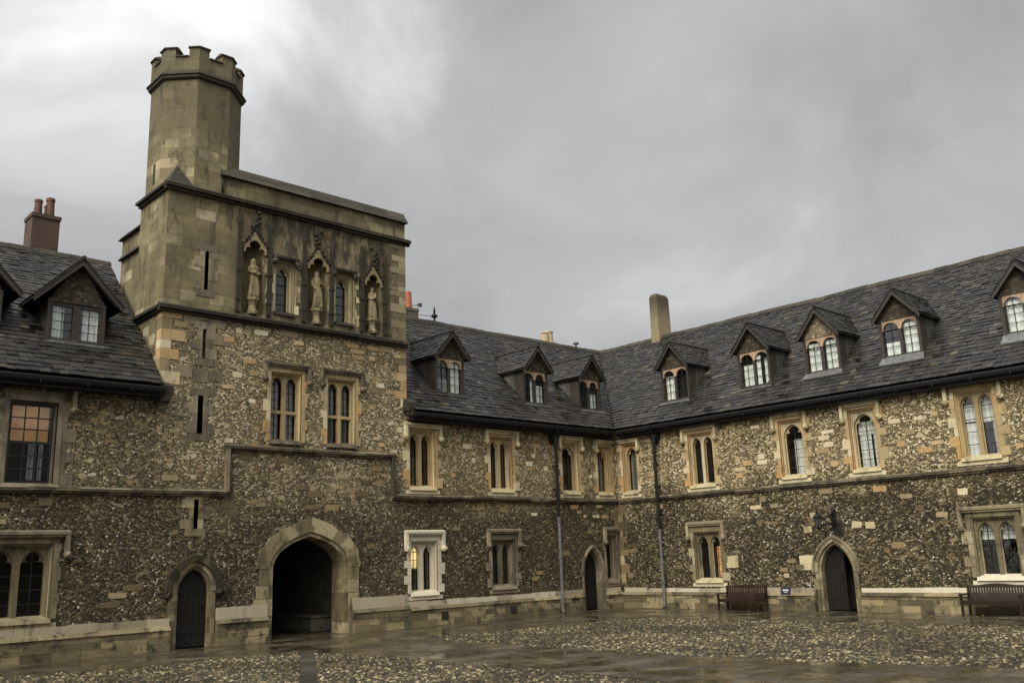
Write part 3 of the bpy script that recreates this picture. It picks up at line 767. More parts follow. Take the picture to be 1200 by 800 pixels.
    # bargeboards
    for sgn in (-1, 1):
        th = .05
        for (dd, wv, ext) in ((ov-.02, .13, 1.0), (.10, .10, .86)):
            bbm = MB(); x0, z0_ = sgn*hr*ext, rdg-(rdg-e)*ext-.03; x1, z1_ = 0.0, rdg-.03
            q = [(x0, z0_-wv), (x0, z0_), (x1, z1_), (x1, z1_-wv*1.25)]
            if sgn > 0: q = q[::-1]
            bbm.prism(q[::-1], dd-th, dd)
            bbm.build('bargeboard' if ext == 1.0 else 'inner_bargeboard', 'timber' if ext == 1.0 else 'timber_pale', o)
    # lead apron under the sill
    ab = MB(); y0 = -.03; za = roof_z(yf+y0)-zsill
    ab.hexa([(-h-.16, -.20, roof_z(yf-.20)-zsill+.05), (h+.16, -.20, roof_z(yf-.20)-zsill+.05), (h+.1, .02, 0-.06), (-h-.1, .02, -.06),
             (-h-.16, -.20, roof_z(yf-.20)-zsill+.075), (h+.16, -.20, roof_z(yf-.20)-zsill+.075), (h+.1, .0, .0), (-h-.1, .0, .0)])
    ab.build('apron', 'lead_light', o)
    return o

def main_roof(rg, x0f, x1f, skip_key, backspan):
    """front slope of slates, plain back slope, ridge"""
    def skip(x, s_):
        y = EAVE_Y+UY*s_
        return any(abs(x-c) < w-.04 and y0-.02 < y < y1 for c, w, y0, y1 in DORM[skip_key])
    mb = MB()
    tiles(mb, (0, EAVE_Y-.06, EAVE_Z-.05), (1, 0, 0), (0, UY, UZ), ULEN+.06, lambda s_: x0f(EAVE_Y+UY*s_), lambda s_: x1f(EAVE_Y+UY*s_), 0, skip=skip)
    # battens/deck under the slates, left open behind the dormer windows
    y0, y1 = EAVE_Y, RIDGE_Y
    outer = [(x0f(y0), 0), (x1f(y0), 0), (x1f(y1), ULEN), (x0f(y1), ULEN)]
    holes = [[(c-w+.05, (a-EAVE_Y)/UY+.05), (c+w-.05, (a-EAVE_Y)/UY+.05), (c+w-.05, (b-EAVE_Y)/UY), (c-w+.05, (b-EAVE_Y)/UY)] for c, w, a, b in DORM[skip_key] if c-w > outer[0][0]+.1]
    tmp = MB(); tmp.plate(outer, holes, 0, 0, rim=False)
    mb.add([(x, EAVE_Y+UY*s_, EAVE_Z+UZ*s_-.03) for x, _, s_ in tmp.v], tmp.f)
    bx0, bx1 = backspan
    mb.add([(x0f(y1), RIDGE_Y, RIDGE_Z-.03), (x1f(y1), RIDGE_Y, RIDGE_Z-.03), (bx1, 8.9, 6.7), (bx0, 8.9, 6.7)], [(0, 1, 2, 3)])
    gx = x1f(y1)-.04 if skip_key == 'left' else None
    if gx is not None: mb.add([(gx, -.3, 6.8), (gx, 8.8, 6.75), (gx, RIDGE_Y, RIDGE_Z-.1)], [(0, 1, 2)])
    sag = lambda x, z: (.010*math.sin(x*.52+.6)+.009*math.sin(x*1.31+2))*max(0.0, min(1.0, (z-6.9)/4.0))       # old rafters: the slope is not dead true
    mb.v = [(x, y, z+sag(x, z)) for x, y, z in mb.v]
    o = rg.put(mb, 'roof', 'slate')
    rb = MB(); x = x0f(y1)
    while x < x1f(y1):
        w = min(.42, x1f(y1)-x); dz = rnd.uniform(-.012, .012)
        pts = []
        for xx in (x+.004, x+w-.004):
            for yy, zz in ((-.17, -.13), (-.09, .01), (0, .055), (.09, .01), (.17, -.13)): pts.append((xx, RIDGE_Y+yy, RIDGE_Z+zz+dz+.03))
        rb.add(pts, [(0, 5, 6, 1), (1, 6, 7, 2), (2, 7, 8, 3), (3, 8, 9, 4), (0, 1, 2, 3, 4), (9, 8, 7, 6, 5)]); x += w
    rb.v = [(x, y, z+sag(x, z)) for x, y, z in rb.v]
    rb.build('ridge', 'ridge', o)
    return o

def gutter(rg, x0, x1):
    mb = MB()
    prof = [(.30, 6.54), (.30, 6.70), (.315, 6.72), (.44, 6.72), (.455, 6.69), (.44, 6.60), (.39, 6.555)]
    n = len(prof)
    mb.add([(x0, -d, z) for d, z in prof]+[(x1, -d, z) for d, z in prof], [(i, (i+1) % n, (i+1) % n+n, i+n) for i in range(n)]+[tuple(range(n-1, -1, -1)), tuple(range(n, 2*n))])
    mb.box(x0, x1, 6.46, 6.75, .24, .297)          # fascia
    mb.box(x0, x1, 6.45, 7.12, -.36, -.28); mb.box(x0, x1, 6.465, 6.52, -.02, .238)        # soffit
    x = x0+.4
    while x < x1: mb.box(x-.015, x+.015, 6.53, 6.73, .298, .462); x += 1.1
    return rg.put(mb, 'gutter', 'iron')

def string_course(rg, segs, name='string_course', mat='string'):
    """moulded band; segs are (t0,z0,t1,z1) runs, level or upright"""
    mb = MB()
    for t0, z0, t1, z1 in segs:
        if abs(z1-z0) < .01:
            x = t0
            while x < t1-.01:
                w = min(rnd.uniform(.7, 1.3), t1-x)
                if t1-x-w < .2: w = t1-x
                zj = z0+rnd.uniform(-.010, .010); dj = rnd.uniform(-.012, .008)
                mb.wedge(x+.002, x+w-.002, zj, zj+.055, -.02, .135+dj, .02); mb.box(x+.002, x+w-.002, zj-.06, zj-.002, -.02, .125+dj); mb.box(x+.002, x+w-.002, zj-.12, zj-.062, -.02, .07+dj)
                x += w
        else:
            mb.box(t0-.055, t0+.055, min(z0, z1), max(z0, z1), -.02, .12); mb.box(t0+.057, t0+.11, min(z0, z1), max(z0, z1), -.02, .06)
    return rg.put(mb, name, mat)

def plinth(rg, t0, t1, ztop, gaps=(), cap=True, capmat='plinth_cap', h1=.55, capz=None):
    """coursed stone foot of the wall with a weathered cap, broken at the doors"""
    runs = []; x = t0
    for a, b in sorted(gaps):
        if a > x: runs.append((x, a))
        x = max(x, b)
    if x < t1: runs.append((x, t1))
    for a, b in runs:
        mb = MB(); cb = MB()
        rows = [0.0, .19, .36, h1] if h1 < .7 else [0.0, .25, .5, h1]
        for r0, r1 in zip(rows[:-1], rows[1:]):
            x = a
            while x < b-.01:
                w = min(rnd.uniform(.25, .75), b-x)
                if b-x-w < .14: w = b-x
                mb.box(x+.002, x+w-.002, r0 - (.05 if r0 == 0 else 0)+.001, r1-.001, -.02, .15+rnd.uniform(0, .012)); x += w
        x = a
        while x < b-.01:
            w = min(rnd.uniform(.6, 1.3), b-x)
            if b-x-w < .25: w = b-x
            mb.wedge(x+.001, x+w-.001, h1, h1+.10, -.02, .185, .10)
            cb.box(x+.002, x+w-.002, h1+.055, ztop+rnd.uniform(-.025, .012), -.02, .045+rnd.uniform(0, .012)); x += w
        cb.build('plinth_cap', 'pale' if rg.key == 'right' and a > 9 else capmat, rg.put(mb, 'plinth', 'plinth'))

def patches(mb, key, t0, t1, z0, z1, count, mat, big=1.0):
    """stray squared stones let into the flintwork, in loose clusters"""
    av = AVOID[key]; k = 0; tries = 0
    while k < count and tries < 4000:
        tries += 1
        x, z = rnd.uniform(t0, t1), rnd.uniform(z0, z1)
        for q in range(rnd.choice((1, 1, 2, 3))):
            xx = x+rnd.uniform(-.5, .5); zz = z+rnd.choice((-.19, 0, .19))
            w, h = rnd.uniform(.18, .5)*big, rnd.uniform(.11, .2)*big
            if xx-w/2 < t0 or xx+w/2 > t1 or zz-h/2 < z0 or zz+h/2 > z1: continue
            if any(a-.02 < xx+w/2 and xx-w/2 < b+.02 and c-.02 < zz+h/2 and zz-h/2 < d+.02 for a, b, c, d in av): continue
            av.append((xx-w/2, xx+w/2, zz-h/2, zz+h/2))
            jx = lambda: rnd.uniform(-.10, .10)*w; jz = lambda: rnd.uniform(-.10, .10)*h
            poly = [(xx-w/2+abs(jx())*.6, zz-h/2+abs(jz())*.6), (xx+jx(), zz-h/2+jz()*.4), (xx+w/2-abs(jx())*.6, zz-h/2+abs(jz())*.6), (xx+w/2+jx()*.3, zz+jz()),
                    (xx+w/2-abs(jx())*.6, zz+h/2-abs(jz())*.6), (xx+jx(), zz+h/2+jz()*.4), (xx-w/2+abs(jx())*.6, zz+h/2-abs(jz())*.6), (xx-w/2+jx()*.3, zz+jz())]
            mb.prism(poly, -.02, .006+rnd.uniform(0, .01), mat)
        k += 1

def wall_mesh(rg, key, t0, t1, z0, z1, mats, fill):
    mb = MB(); mb.plate([(t0, z0), (t1, z0), (t1, z1), (t0, z1)], HOLES[key], -.45, 0.0, rim=True)
    fill(mb)
    return rg.put(mb, 'wall', mats)

# ================================================================== SETTING: ground
def flat(name, poly, z, mat):
    mb = MB(); mb.add([(x, y, z) for x, y in poly], [tuple(range(len(poly)))]); return struct(mb.build(name, mat, uvoff=(0, 0)))
flat('ground', [(-400, -400), (400, -400), (400, 400), (-400, 400)], -.05, 'earth')
flat('cobble_bed', [(-42, -42), (.2, -42), (.2, .2), (-42, .2)], -.012, 'bed')
def sheet(name, poly, mat, th=.07):
    mb = MB(); n = len(poly)
    mb.add([(x, y, 0.0) for x, y in poly]+[(x, y, -th) for x, y in poly], [tuple(range(n))]+[(i, i+n, (i+1) % n+n, (i+1) % n) for i in range(n)])
    return struct(mb.build(name, mat, uvoff=(3.3, 1.7)))
# one paved apron: along the left front, down from the gateway, and along the right front
PAVE = [(-40, .6), (-40, -3.15), (-22.4, -2.75), (-19.5, -3.55), (-16.1, -3.75), (-16.0, -7.0), (-15.75, -12), (-16.1, -20), (-16.4, -40),
        (-11.3, -40), (-11.7, -18.3), (-12.4, -14.5), (-12.75, -10.2), (-12.7, -6.2), (-12.05, -3.35), (-8.6, -4.2), (-4.3, -4.35), (-4.25, -9.2), (-3.75, -15.7), (-3.6, -40), (.6, -40), (.6, .6)]
sheet('paving', PAVE, 'paving')

def in_poly(x, y, lp):
    c = np.zeros(x.shape, bool); n = len(lp)
    for i in range(n):
        (x1, y1), (x2, y2) = lp[i], lp[(i+1) % n]
        if y1 == y2: continue
        k = ((y1 > y) != (y2 > y)) & (x < (x2-x1)*(y-y1)/(y2-y1)+x1); c ^= k
    return c
def cobbles():
    g = np.random.default_rng(4); st = .082
    xs, ys = np.meshgrid(np.arange(-33, -3.5, st), np.arange(-27, -2.5, st))
    x = xs.ravel()+g.uniform(-.04, .04, xs.size); y = ys.ravel()+g.uniform(-.04, .04, xs.size)
    wob = .10*np.sin(x*2.1+y*.7)+.08*np.sin(y*3.3-x*1.1)+g.normal(0, .07, x.size)
    k = ~in_poly(x+wob, y-wob, PAVE)
    # only what stands in view or just beside it
    dx, dy = x+28.12, y+24.256; ang = np.degrees(np.arctan2(dy, dx)); dist = np.hypot(dx, dy)
    k &= (ang > 10) & (ang < 84) & (dist > 9)
    # the stone drain through the left field
    dch = np.abs((x+16.39)*(-4.95)-(y+4.39)*(-2.88))/math.hypot(2.88, 4.95)
    k &= ~((dch < .17) & (x < -16))
    x, y = x[k], y[k]; n = len(x)
    r = g.uniform(.032, .054, n); el = g.uniform(.75, 1.35, n); th = g.uniform(0, math.pi, n); h = g.uniform(.012, .032, n)
    ringn = 6; tmpl = [(1.0, -.6), (.86, .35), (.45, .88)]
    V = []
    for q, zz in tmpl:
        for j in range(ringn):
            a = 2*math.pi*j/ringn; px, py = q*math.cos(a)*r*el, q*math.sin(a)*r/el
            jit = g.uniform(.88, 1.12, n)
            V.append(np.stack([x+(px*np.cos(th)-py*np.sin(th))*jit, y+(px*np.sin(th)+py*np.cos(th))*jit, -.012+h*zz], 1))
    V.append(np.stack([x, y, -.012+h], 1))
    nv = len(V); co = np.stack(V, 1).reshape(-1, 3).astype(np.float32)
    quads = [(i*ringn+j, i*ringn+(j+1) % ringn, (i+1)*ringn+(j+1) % ringn, (i+1)*ringn+j) for i in range(2) for j in range(ringn)]
    tris = [(2*ringn+j, 2*ringn+(j+1) % ringn, nv-1) for j in range(ringn)]
    loop = np.array([i for f in quads+tris for i in f], dtype=np.int32); tot = np.array([4]*len(quads)+[3]*len(tris), dtype=np.int32)
    LI = (loop[None, :]+(np.arange(n, dtype=np.int32)*nv)[:, None]).ravel(); LT = np.tile(tot, n)
    me = bpy.data.meshes.new('cobbles'); me.vertices.add(len(co)); me.vertices.foreach_set('co', co.ravel())
    me.loops.add(len(LI)); me.loops.foreach_set('vertex_index', LI); me.polygons.add(len(LT))
    me.polygons.foreach_set('loop_start', np.concatenate(([0], np.cumsum(LT)[:-1])).astype(np.int32)); me.polygons.foreach_set('loop_total', LT)
    me.polygons.foreach_set('use_smooth', np.ones(len(LT), bool)); me.update(calc_edges=True); me.materials.append(M['cobble'])
    o = bpy.data.objects.new('cobbles', me); COL.objects.link(o); struct(o, 'stuff')
    o['label'] = 'wet pebble cobbles filling the courtyard'; o['category'] = 'cobbles'
    print('cobbles', n)
cobbles()
def drain():
    mb = MB(); a = Vector((-16.5, -4.6, 0)); b = Vector((-21.0, -12.3, 0)); d = (b-a); L = d.length; d.normalize(); s_ = Vector((-d.y, d.x, 0)); x = 0
    while x < L:
        w = rnd.uniform(.4, .7); p, q = a+d*(x+.01), a+d*(x+w-.01); k = .15
        lo = [p-s_*k, q-s_*k, q+s_*k, p+s_*k]
        mb.hexa([(v.x, v.y, -.04) for v in lo]+[(v.x, v.y, .004+rnd.uniform(0, .006)) for v in lo]); x += w
    tag(mb.build('drain_channel', 'black_stone'), 'dark stone drain channel crossing the cobbles in front of the gateway', 'drain')
drain()

# ================================================================== GATE TOWER
TL, TR = -18.45, -10.25
tw = Range('tower', 'gate_tower', 'tall flint and stone gate tower with battlemented turret and large arched gateway', 'A', -13.8)
# windows of the tower
for c, cur in ((-14.63, ()), (-12.72, ())):
    window(tw, c, 1.02, 5.55, 7.58, 2, 'orange', 'point', hood=(1.55, 7.86, .48, 'string'), transom=.86, nx=2, nz=8, curtains=((0, 0, 1, 0, 1, CG), (1, 0, 1, 0, 1, CG)), surround=(.12, .2), bottom=False, sill_mat='string', m2=.075, mul=.085)  # grey sheets added behind the glass to grey the panes, instead of reflection
for c in (-14.76, -12.66):
    window(tw, c, .66, 9.42, 11.02, 1, 'cream', 'tref', hood=(.86, 11.16, .14, 'black_stone'), nx=1, nz=5, surround=(.07, .14), bottom=False, sill_mat='black_stone', key='tower_up')
slit(tw, -17.26, .16, 5.6, 6.66, 'grey'); slit(tw, -17.22, .12, 7.7, 8.56, 'grey'); slit(tw, -17.26, .13, 3.05, 3.82, 'gate_stone')
slit(tw, -17.25, .12, 9.7, 10.85, 'grey', key='tower_up')
doorway(tw, -17.23, .42, 1.42, .58, .19, 'gate_stone', reveal=.16, hood=(.19, .13, 'black_stone'))

# gateway: broad four-centred arch, deep splayed reveal, dark passage behind
def gateway():
    c, a, zs, rise = -13.735, 1.185, 1.92, .90
    HOLES['tower'].append([(c+x, z) for x, z in arch_poly(a+.16, zs, rise+.16, 'four', 12, 0, 0)])
    AVOID['tower'].append((c-a-.75, c+a+.75, 0, 3.45))
    mb = MB()
    i0, i1 = arch(a, rise, 'four', 12, 0, zs), arch(a+.13, rise+.13, 'four', 12, 0, zs)
    i2 = [(x*(1+rnd.uniform(-.03, .03)), z+rnd.uniform(-.045, .045)) for x, z in arch(a+.55, rise+.54, 'four', 12, 0, zs)]
    ring(mb, i1, i2, -.05, .03, 0, 2, .008); ring(mb, i0, i1, -.72, -.02, 0, 2)
    for sgn in (-1, 1):
        z = 0.0
        while z < zs-.01:
            h = min(rnd.uniform(.28, .46), zs-z)
            if zs-z-h < .12: h = zs-z
            w = rnd.uniform(.3, .62)
            x0, x1 = sorted((sgn*(a+.13), sgn*(a+w))); mb.box(x0, x1, z+.004, z+h-.004, -.05, .022+rnd.uniform(0, .012))
            x0, x1 = sorted((sgn*a, sgn*(a+.13))); mb.box(x0, x1, z+.002, z+h-.002, -.72, -.02); z += h
    o = tw.put(mb, 'gateway', 'gate_stone', c, 0, uvoff=None)
    vb = MB()          # passage walls, vault and floor
    A0, A1, Y0, Y1, ZZ = -1.7, 1.7, .73, 7.6, 3.3
    v = [(A0, Y0, -.01), (A1, Y0, -.01), (A1, Y1, -.01), (A0, Y1, -.01), (A0, Y0, ZZ), (A1, Y0, ZZ), (A1, Y1, ZZ), (A0, Y1, ZZ)]
    vb.add(v, [(3, 0, 4, 7), (1, 2, 6, 5), (4, 5, 6, 7)])
    vb.box(A0, -a-.002, -.01, ZZ, -.74, -.722); vb.box(a+.002, A1, -.01, ZZ, -.74, -.722)
    vb.build('passage', 'lime', o)
    fb = MB(); fb.box(A0, A1, -.05, .002, -7.6, .03); fb.build('passage_floor', 'paving', o)
    db = MB()
    for k in range(17): x = -1.7+k*.2; db.box(x+.004, x+.196, .02, 3.2, -7.55, -7.48)
    for z in (.5, 1.6, 2.6): db.box(-1.7, 1.7, z, z+.14, -7.475, -7.44)
    db.build('gate_leaf', 'door_wood', o)
    sb = MB(); sb.box(.95, 1.66, .02, .42, -3.6, -1.5); sb.box(.90, 1.68, .42, .49, -3.65, -1.45); sb.build('stone_seat', 'lime', o)
    return o
gateway()

# niches
def niche(c, z0, zapex, w):
    h = w/2; zs = zapex-.62; key = 'tower_up'
    HOLES[key].append([(c+x, z) for x, z in arch_poly(h, zs, .42, 'point', 6, 0, z0)])
    mb = MB()            # recess: three canted sides
    D = .50
    n = 9; P = []
    for i in range(n+1):
        th = math.pi*i/n; P.append((h*1.01*math.cos(th), D*math.sin(th)))
    for z in (0, zs-z0+.42): mb.v += [(x, y, z) for x, y in P]
    mb.f += [(i+1, i, n+1+i, n+2+i) for i in range(n)]; mb.m += [0]*n
    mb.add([(x, y, 0) for x, y in P], [tuple(range(n+1))]); mb.add([(x, y, zs-z0+.42) for x, y in P], [tuple(range(n, -1, -1))])
    o = tw.put(mb, 'niche', 'statue', c, z0, uvoff=None)
    # pedestal
    pb = MB(); pb.lathe((0, .04, 0), [(.16, 0), (.17, .08), (.12, .14), (.11, .26), (.15, .36), (.20, .42), (.20, .50)], 8)
    pb.build('pedestal', 'statue', o)
    # canopy: cusped arch under a steep gable with crockets
    cb = MB(); H = zs-z0; top = zapex-z0
    arc = tref(h-.035, H-.10, .40, 0, 0)[2:]       # right springing over to the left
    gab = [(h+.02, H-.10), (h+.035, H+.06), (.16, H+.30), (.05, H+.46), (0, top), (-.05, H+.46), (-.16, H+.30), (-h-.035, H+.06), (-h-.02, H-.10)]+arc[::-1]
    cb.plate(gab, [], -.03, .07, back=True)
    cb.build('canopy', 'statue', o)
    kb = MB()
    for sgn in (-1, 1):
        for k in range(5):
            f = .12+k*.19; kb.blob((sgn*(h+.09)*(1-f), -.08, H+.07+(top-H)*f+.02), .05)
    kb.lathe((0, -.06, top), [(.05, -.05), (.035, .10), (.085, .16), (.05, .24), (.075, .34), (.03, .48)], 6)
    for k in range(4): kb.blob((rnd.choice((-1, 1))*.09, -.06, top+.12+.15*k), .075)
    kb.build('crocket', 'black_stone', o)
    # slender side shafts with pinnacles
    for sgn in (-1, 1):
        sb = MB(); x = sgn*(h+.14)
        sb.box(x-.065, x+.065, -.0, H+.15, -.01, .10); sb.box(x-.05, x+.05, H+.15, H+.75, -.01, .085)
        sb.prism([(x-.075, H+.75), (x+.075, H+.75), (x, H+1.25)], -.01, .09)
        sb.box(x-.085, x+.085, .35, .42, -.01, .12); sb.box(x-.085, x+.085, H*.62, H*.62+.07, -.01, .12)
        sb.build('side_shaft', 'black_stone', o)
    return o
NICHES = [(-15.79, 9.22, 11.80, .70), (-13.63, 9.22, 11.68, .70), (-11.56, 9.22, 11.52, .64)]
for q in NICHES: niche(*q)

def tower_fill(mb):
    patches(mb, 'tower', TL+.1, TR-.1, 8.1, 8.95, 34, 1, .95); patches(mb, 'tower', TL+.7, TR-.1, 5.4, 8.2, 44, 1, .85)
    patches(mb, 'tower', TL+.2, TR-.2, 2.2, 5.3, 34, 2, .95); patches(mb, 'tower', TL+.2, TR-.1, .9, 2.6, 12, 2)
    jamb_blocks(mb, -1, TR+.012, 6.9, 9.0, .26, .5, -.3, .012, 1, .27)
    jamb_blocks(mb, 1, TL-.012, 6.9, 9.0, .3, .6, -.3, .012, 1, .3)
    # dressed stone around the stair slits
    for x, z, w, h in ((-17.9, 8.3, .4, .3), (-16.7, 8.3, .5, .28), (-17.75, 7.3, .5, .32), (-16.85, 7.25, .4, .3), (-17.3, 7.2, .45, .35), (-16.9, 8.75, .5, .25), (-17.6, 8.78, .5, .25)):
        mb.box(x-w/2, x+w/2, z-h/2, z+h/2, -.02, .012, 3, .012)
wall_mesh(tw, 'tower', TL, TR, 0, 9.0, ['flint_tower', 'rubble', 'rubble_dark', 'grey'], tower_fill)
def upper():
    mb = MB(); mb.plate([(TL, 9.0), (TR, 9.0), (TR, 12.62), (TL, 12.62)], HOLES['tower_up'], -.45, .0)
    # pale quoins at the right corner and toothed white stones beside the niches
    jamb_blocks(mb, -1, TR+.012, 9.1, 12.5, .3, .62, -.3, .012, 1, .24)
    for x in (-15.33, -14.28, -13.17, -12.15):
        z = 9.35
        while z < 10.9:
            h = rnd.uniform(.12, .26)
            if rnd.random() < .72: mb.box(x-rnd.uniform(.04, .09), x+rnd.uniform(.04, .08), z, z+h-.01, -.02, .012, 2)
            z += h
    # parapet
    mb.box(-16.9, TR, 12.66, 13.26, -.45, .0)
    # body: left flank of the stair turret base, the rear flank, right flank, back, flat roof
    mb.box(TL, TL+.45, 6.0, 12.62, -2.0, -.452); mb.box(TL+.12, TL+.5, 6.0, 11.95, -3.7, -2.002); mb.box(TL+.5, TL+2.2, 6.0, 11.2, -3.68, -3.3); mb.box(TL+1.9, TL+2.2, 6.0, 11.2, -8.5, -3.682)
    mb.box(TR-.4, TR, 6.0, 13.46, -8.5, -.452); mb.box(TL+2.2, TR-.4, 0, 13.0, -8.5, -8.1)
    mb.box(TL+2.0, TR-.4, 12.2, 12.45, -8.1, -.452)
    mb.box(TL+.45, -16.0, 11.9, 12.6, -2.4, -.452)
    return tw.put(mb, 'upper_wall', ['ashlar', 'weathered', 'cream'])
upper()
ib = MB(); ib.box(TL+.4, -15.5, 0, 12, -.90, -.86); ib.box(-15.5, -11.9, 3.32, 12, -.90, -.86); ib.box(-11.9, TR-.1, 0, 12, -.90, -.86); tw.put(ib, 'dark_backing', 'void')  # near-black sheets behind the windows, added to block light

def cornice():
    mb = MB()
    def run(t0, t1, z, k=1.0):
        x = t0
        while x < t1-.01:
            w = min(rnd.uniform(.7, 1.2), t1-x)
            if t1-x-w < .25: w = t1-x
            mb.wedge(x+.002, x+w-.002, z, z+.09*k, -.02, .17*k, .02); mb.box(x+.002, x+w-.002, z-.08*k, z-.002, -.02, .16*k); mb.box(x+.002, x+w-.002, z-.16*k, z-.08*k-.002, -.02, .08*k); x += w
    for z, k, te in ((9.06, 1.0, TR+.06), (12.63, 1.05, TR+.16)):       # along the front and back along the left flank
        mb = MB(); run(TL-.14, te, z, k)
        mb.hexa([(TL-.16*k, -.02, z-.08), (TL+.02, -.02, z-.08), (TL+.02, 2.05, z-.08), (TL-.16*k, 2.05, z-.08), (TL-.16*k, -.02, z), (TL+.02, -.02, z), (TL+.02, 2.05, z), (TL-.16*k, 2.05, z)])
        mb.hexa([(TL-.16*k, -.02, z+.002), (TL+.02, -.02, z+.002), (TL+.02, 2.05, z+.002), (TL-.16*k, 2.05, z+.002), (TL-.02, -.02, z+.09), (TL+.02, -.02, z+.09), (TL+.02, 2.05, z+.09), (TL-.02, 2.05, z+.09)])
        mb.hexa([(TL-.08, .0, z-.16), (TL+.02, .0, z-.16), (TL+.02, 2.03, z-.16), (TL-.08, 2.03, z-.16), (TL-.08, .0, z-.082), (TL+.02, .0, z-.082), (TL+.02, 2.03, z-.082), (TL-.08, 2.03, z-.082)])
        tw.put(mb, 'cornice', 'black_stone')
    cb = MB()           # parapet coping in three weathered courses
    x = -16.95
    while x < TR+.04:
        w = min(1.0, TR+.06-x)
        for k, (za, zb, d) in enumerate(((13.262, 13.40, .15), (13.403, 13.54, .055), (13.543, 13.68, -.04))):
            cb.wedge(x+.003, x+w-.003, za, zb, -.55+.04*k, d, d-.09)
        x += w
    tw.put(cb, 'coping', 'ridge')
    pb = MB(); pb.hexa([(TL-.02, 2.0, 11.952), (TL+.62, 2.0, 11.952), (TL+.62, 3.75, 11.952), (TL-.02, 3.75, 11.952), (TL+.1, 2.0, 12.12), (TL+.5, 2.0, 12.12), (TL+.5, 3.75, 12.12), (TL+.1, 3.75, 12.12)])
    pb.hexa([(TL+.0, 2.02, 11.30), (TL+.12, 2.02, 11.30), (TL+.12, 3.7, 11.30), (TL+.0, 3.7, 11.30), (TL+.06, 2.02, 11.42), (TL+.12, 2.02, 11.42), (TL+.12, 3.7, 11.42), (TL+.06, 3.7, 11.42)])
    tw.put(pb, 'flank_coping', 'black_stone')
cornice()

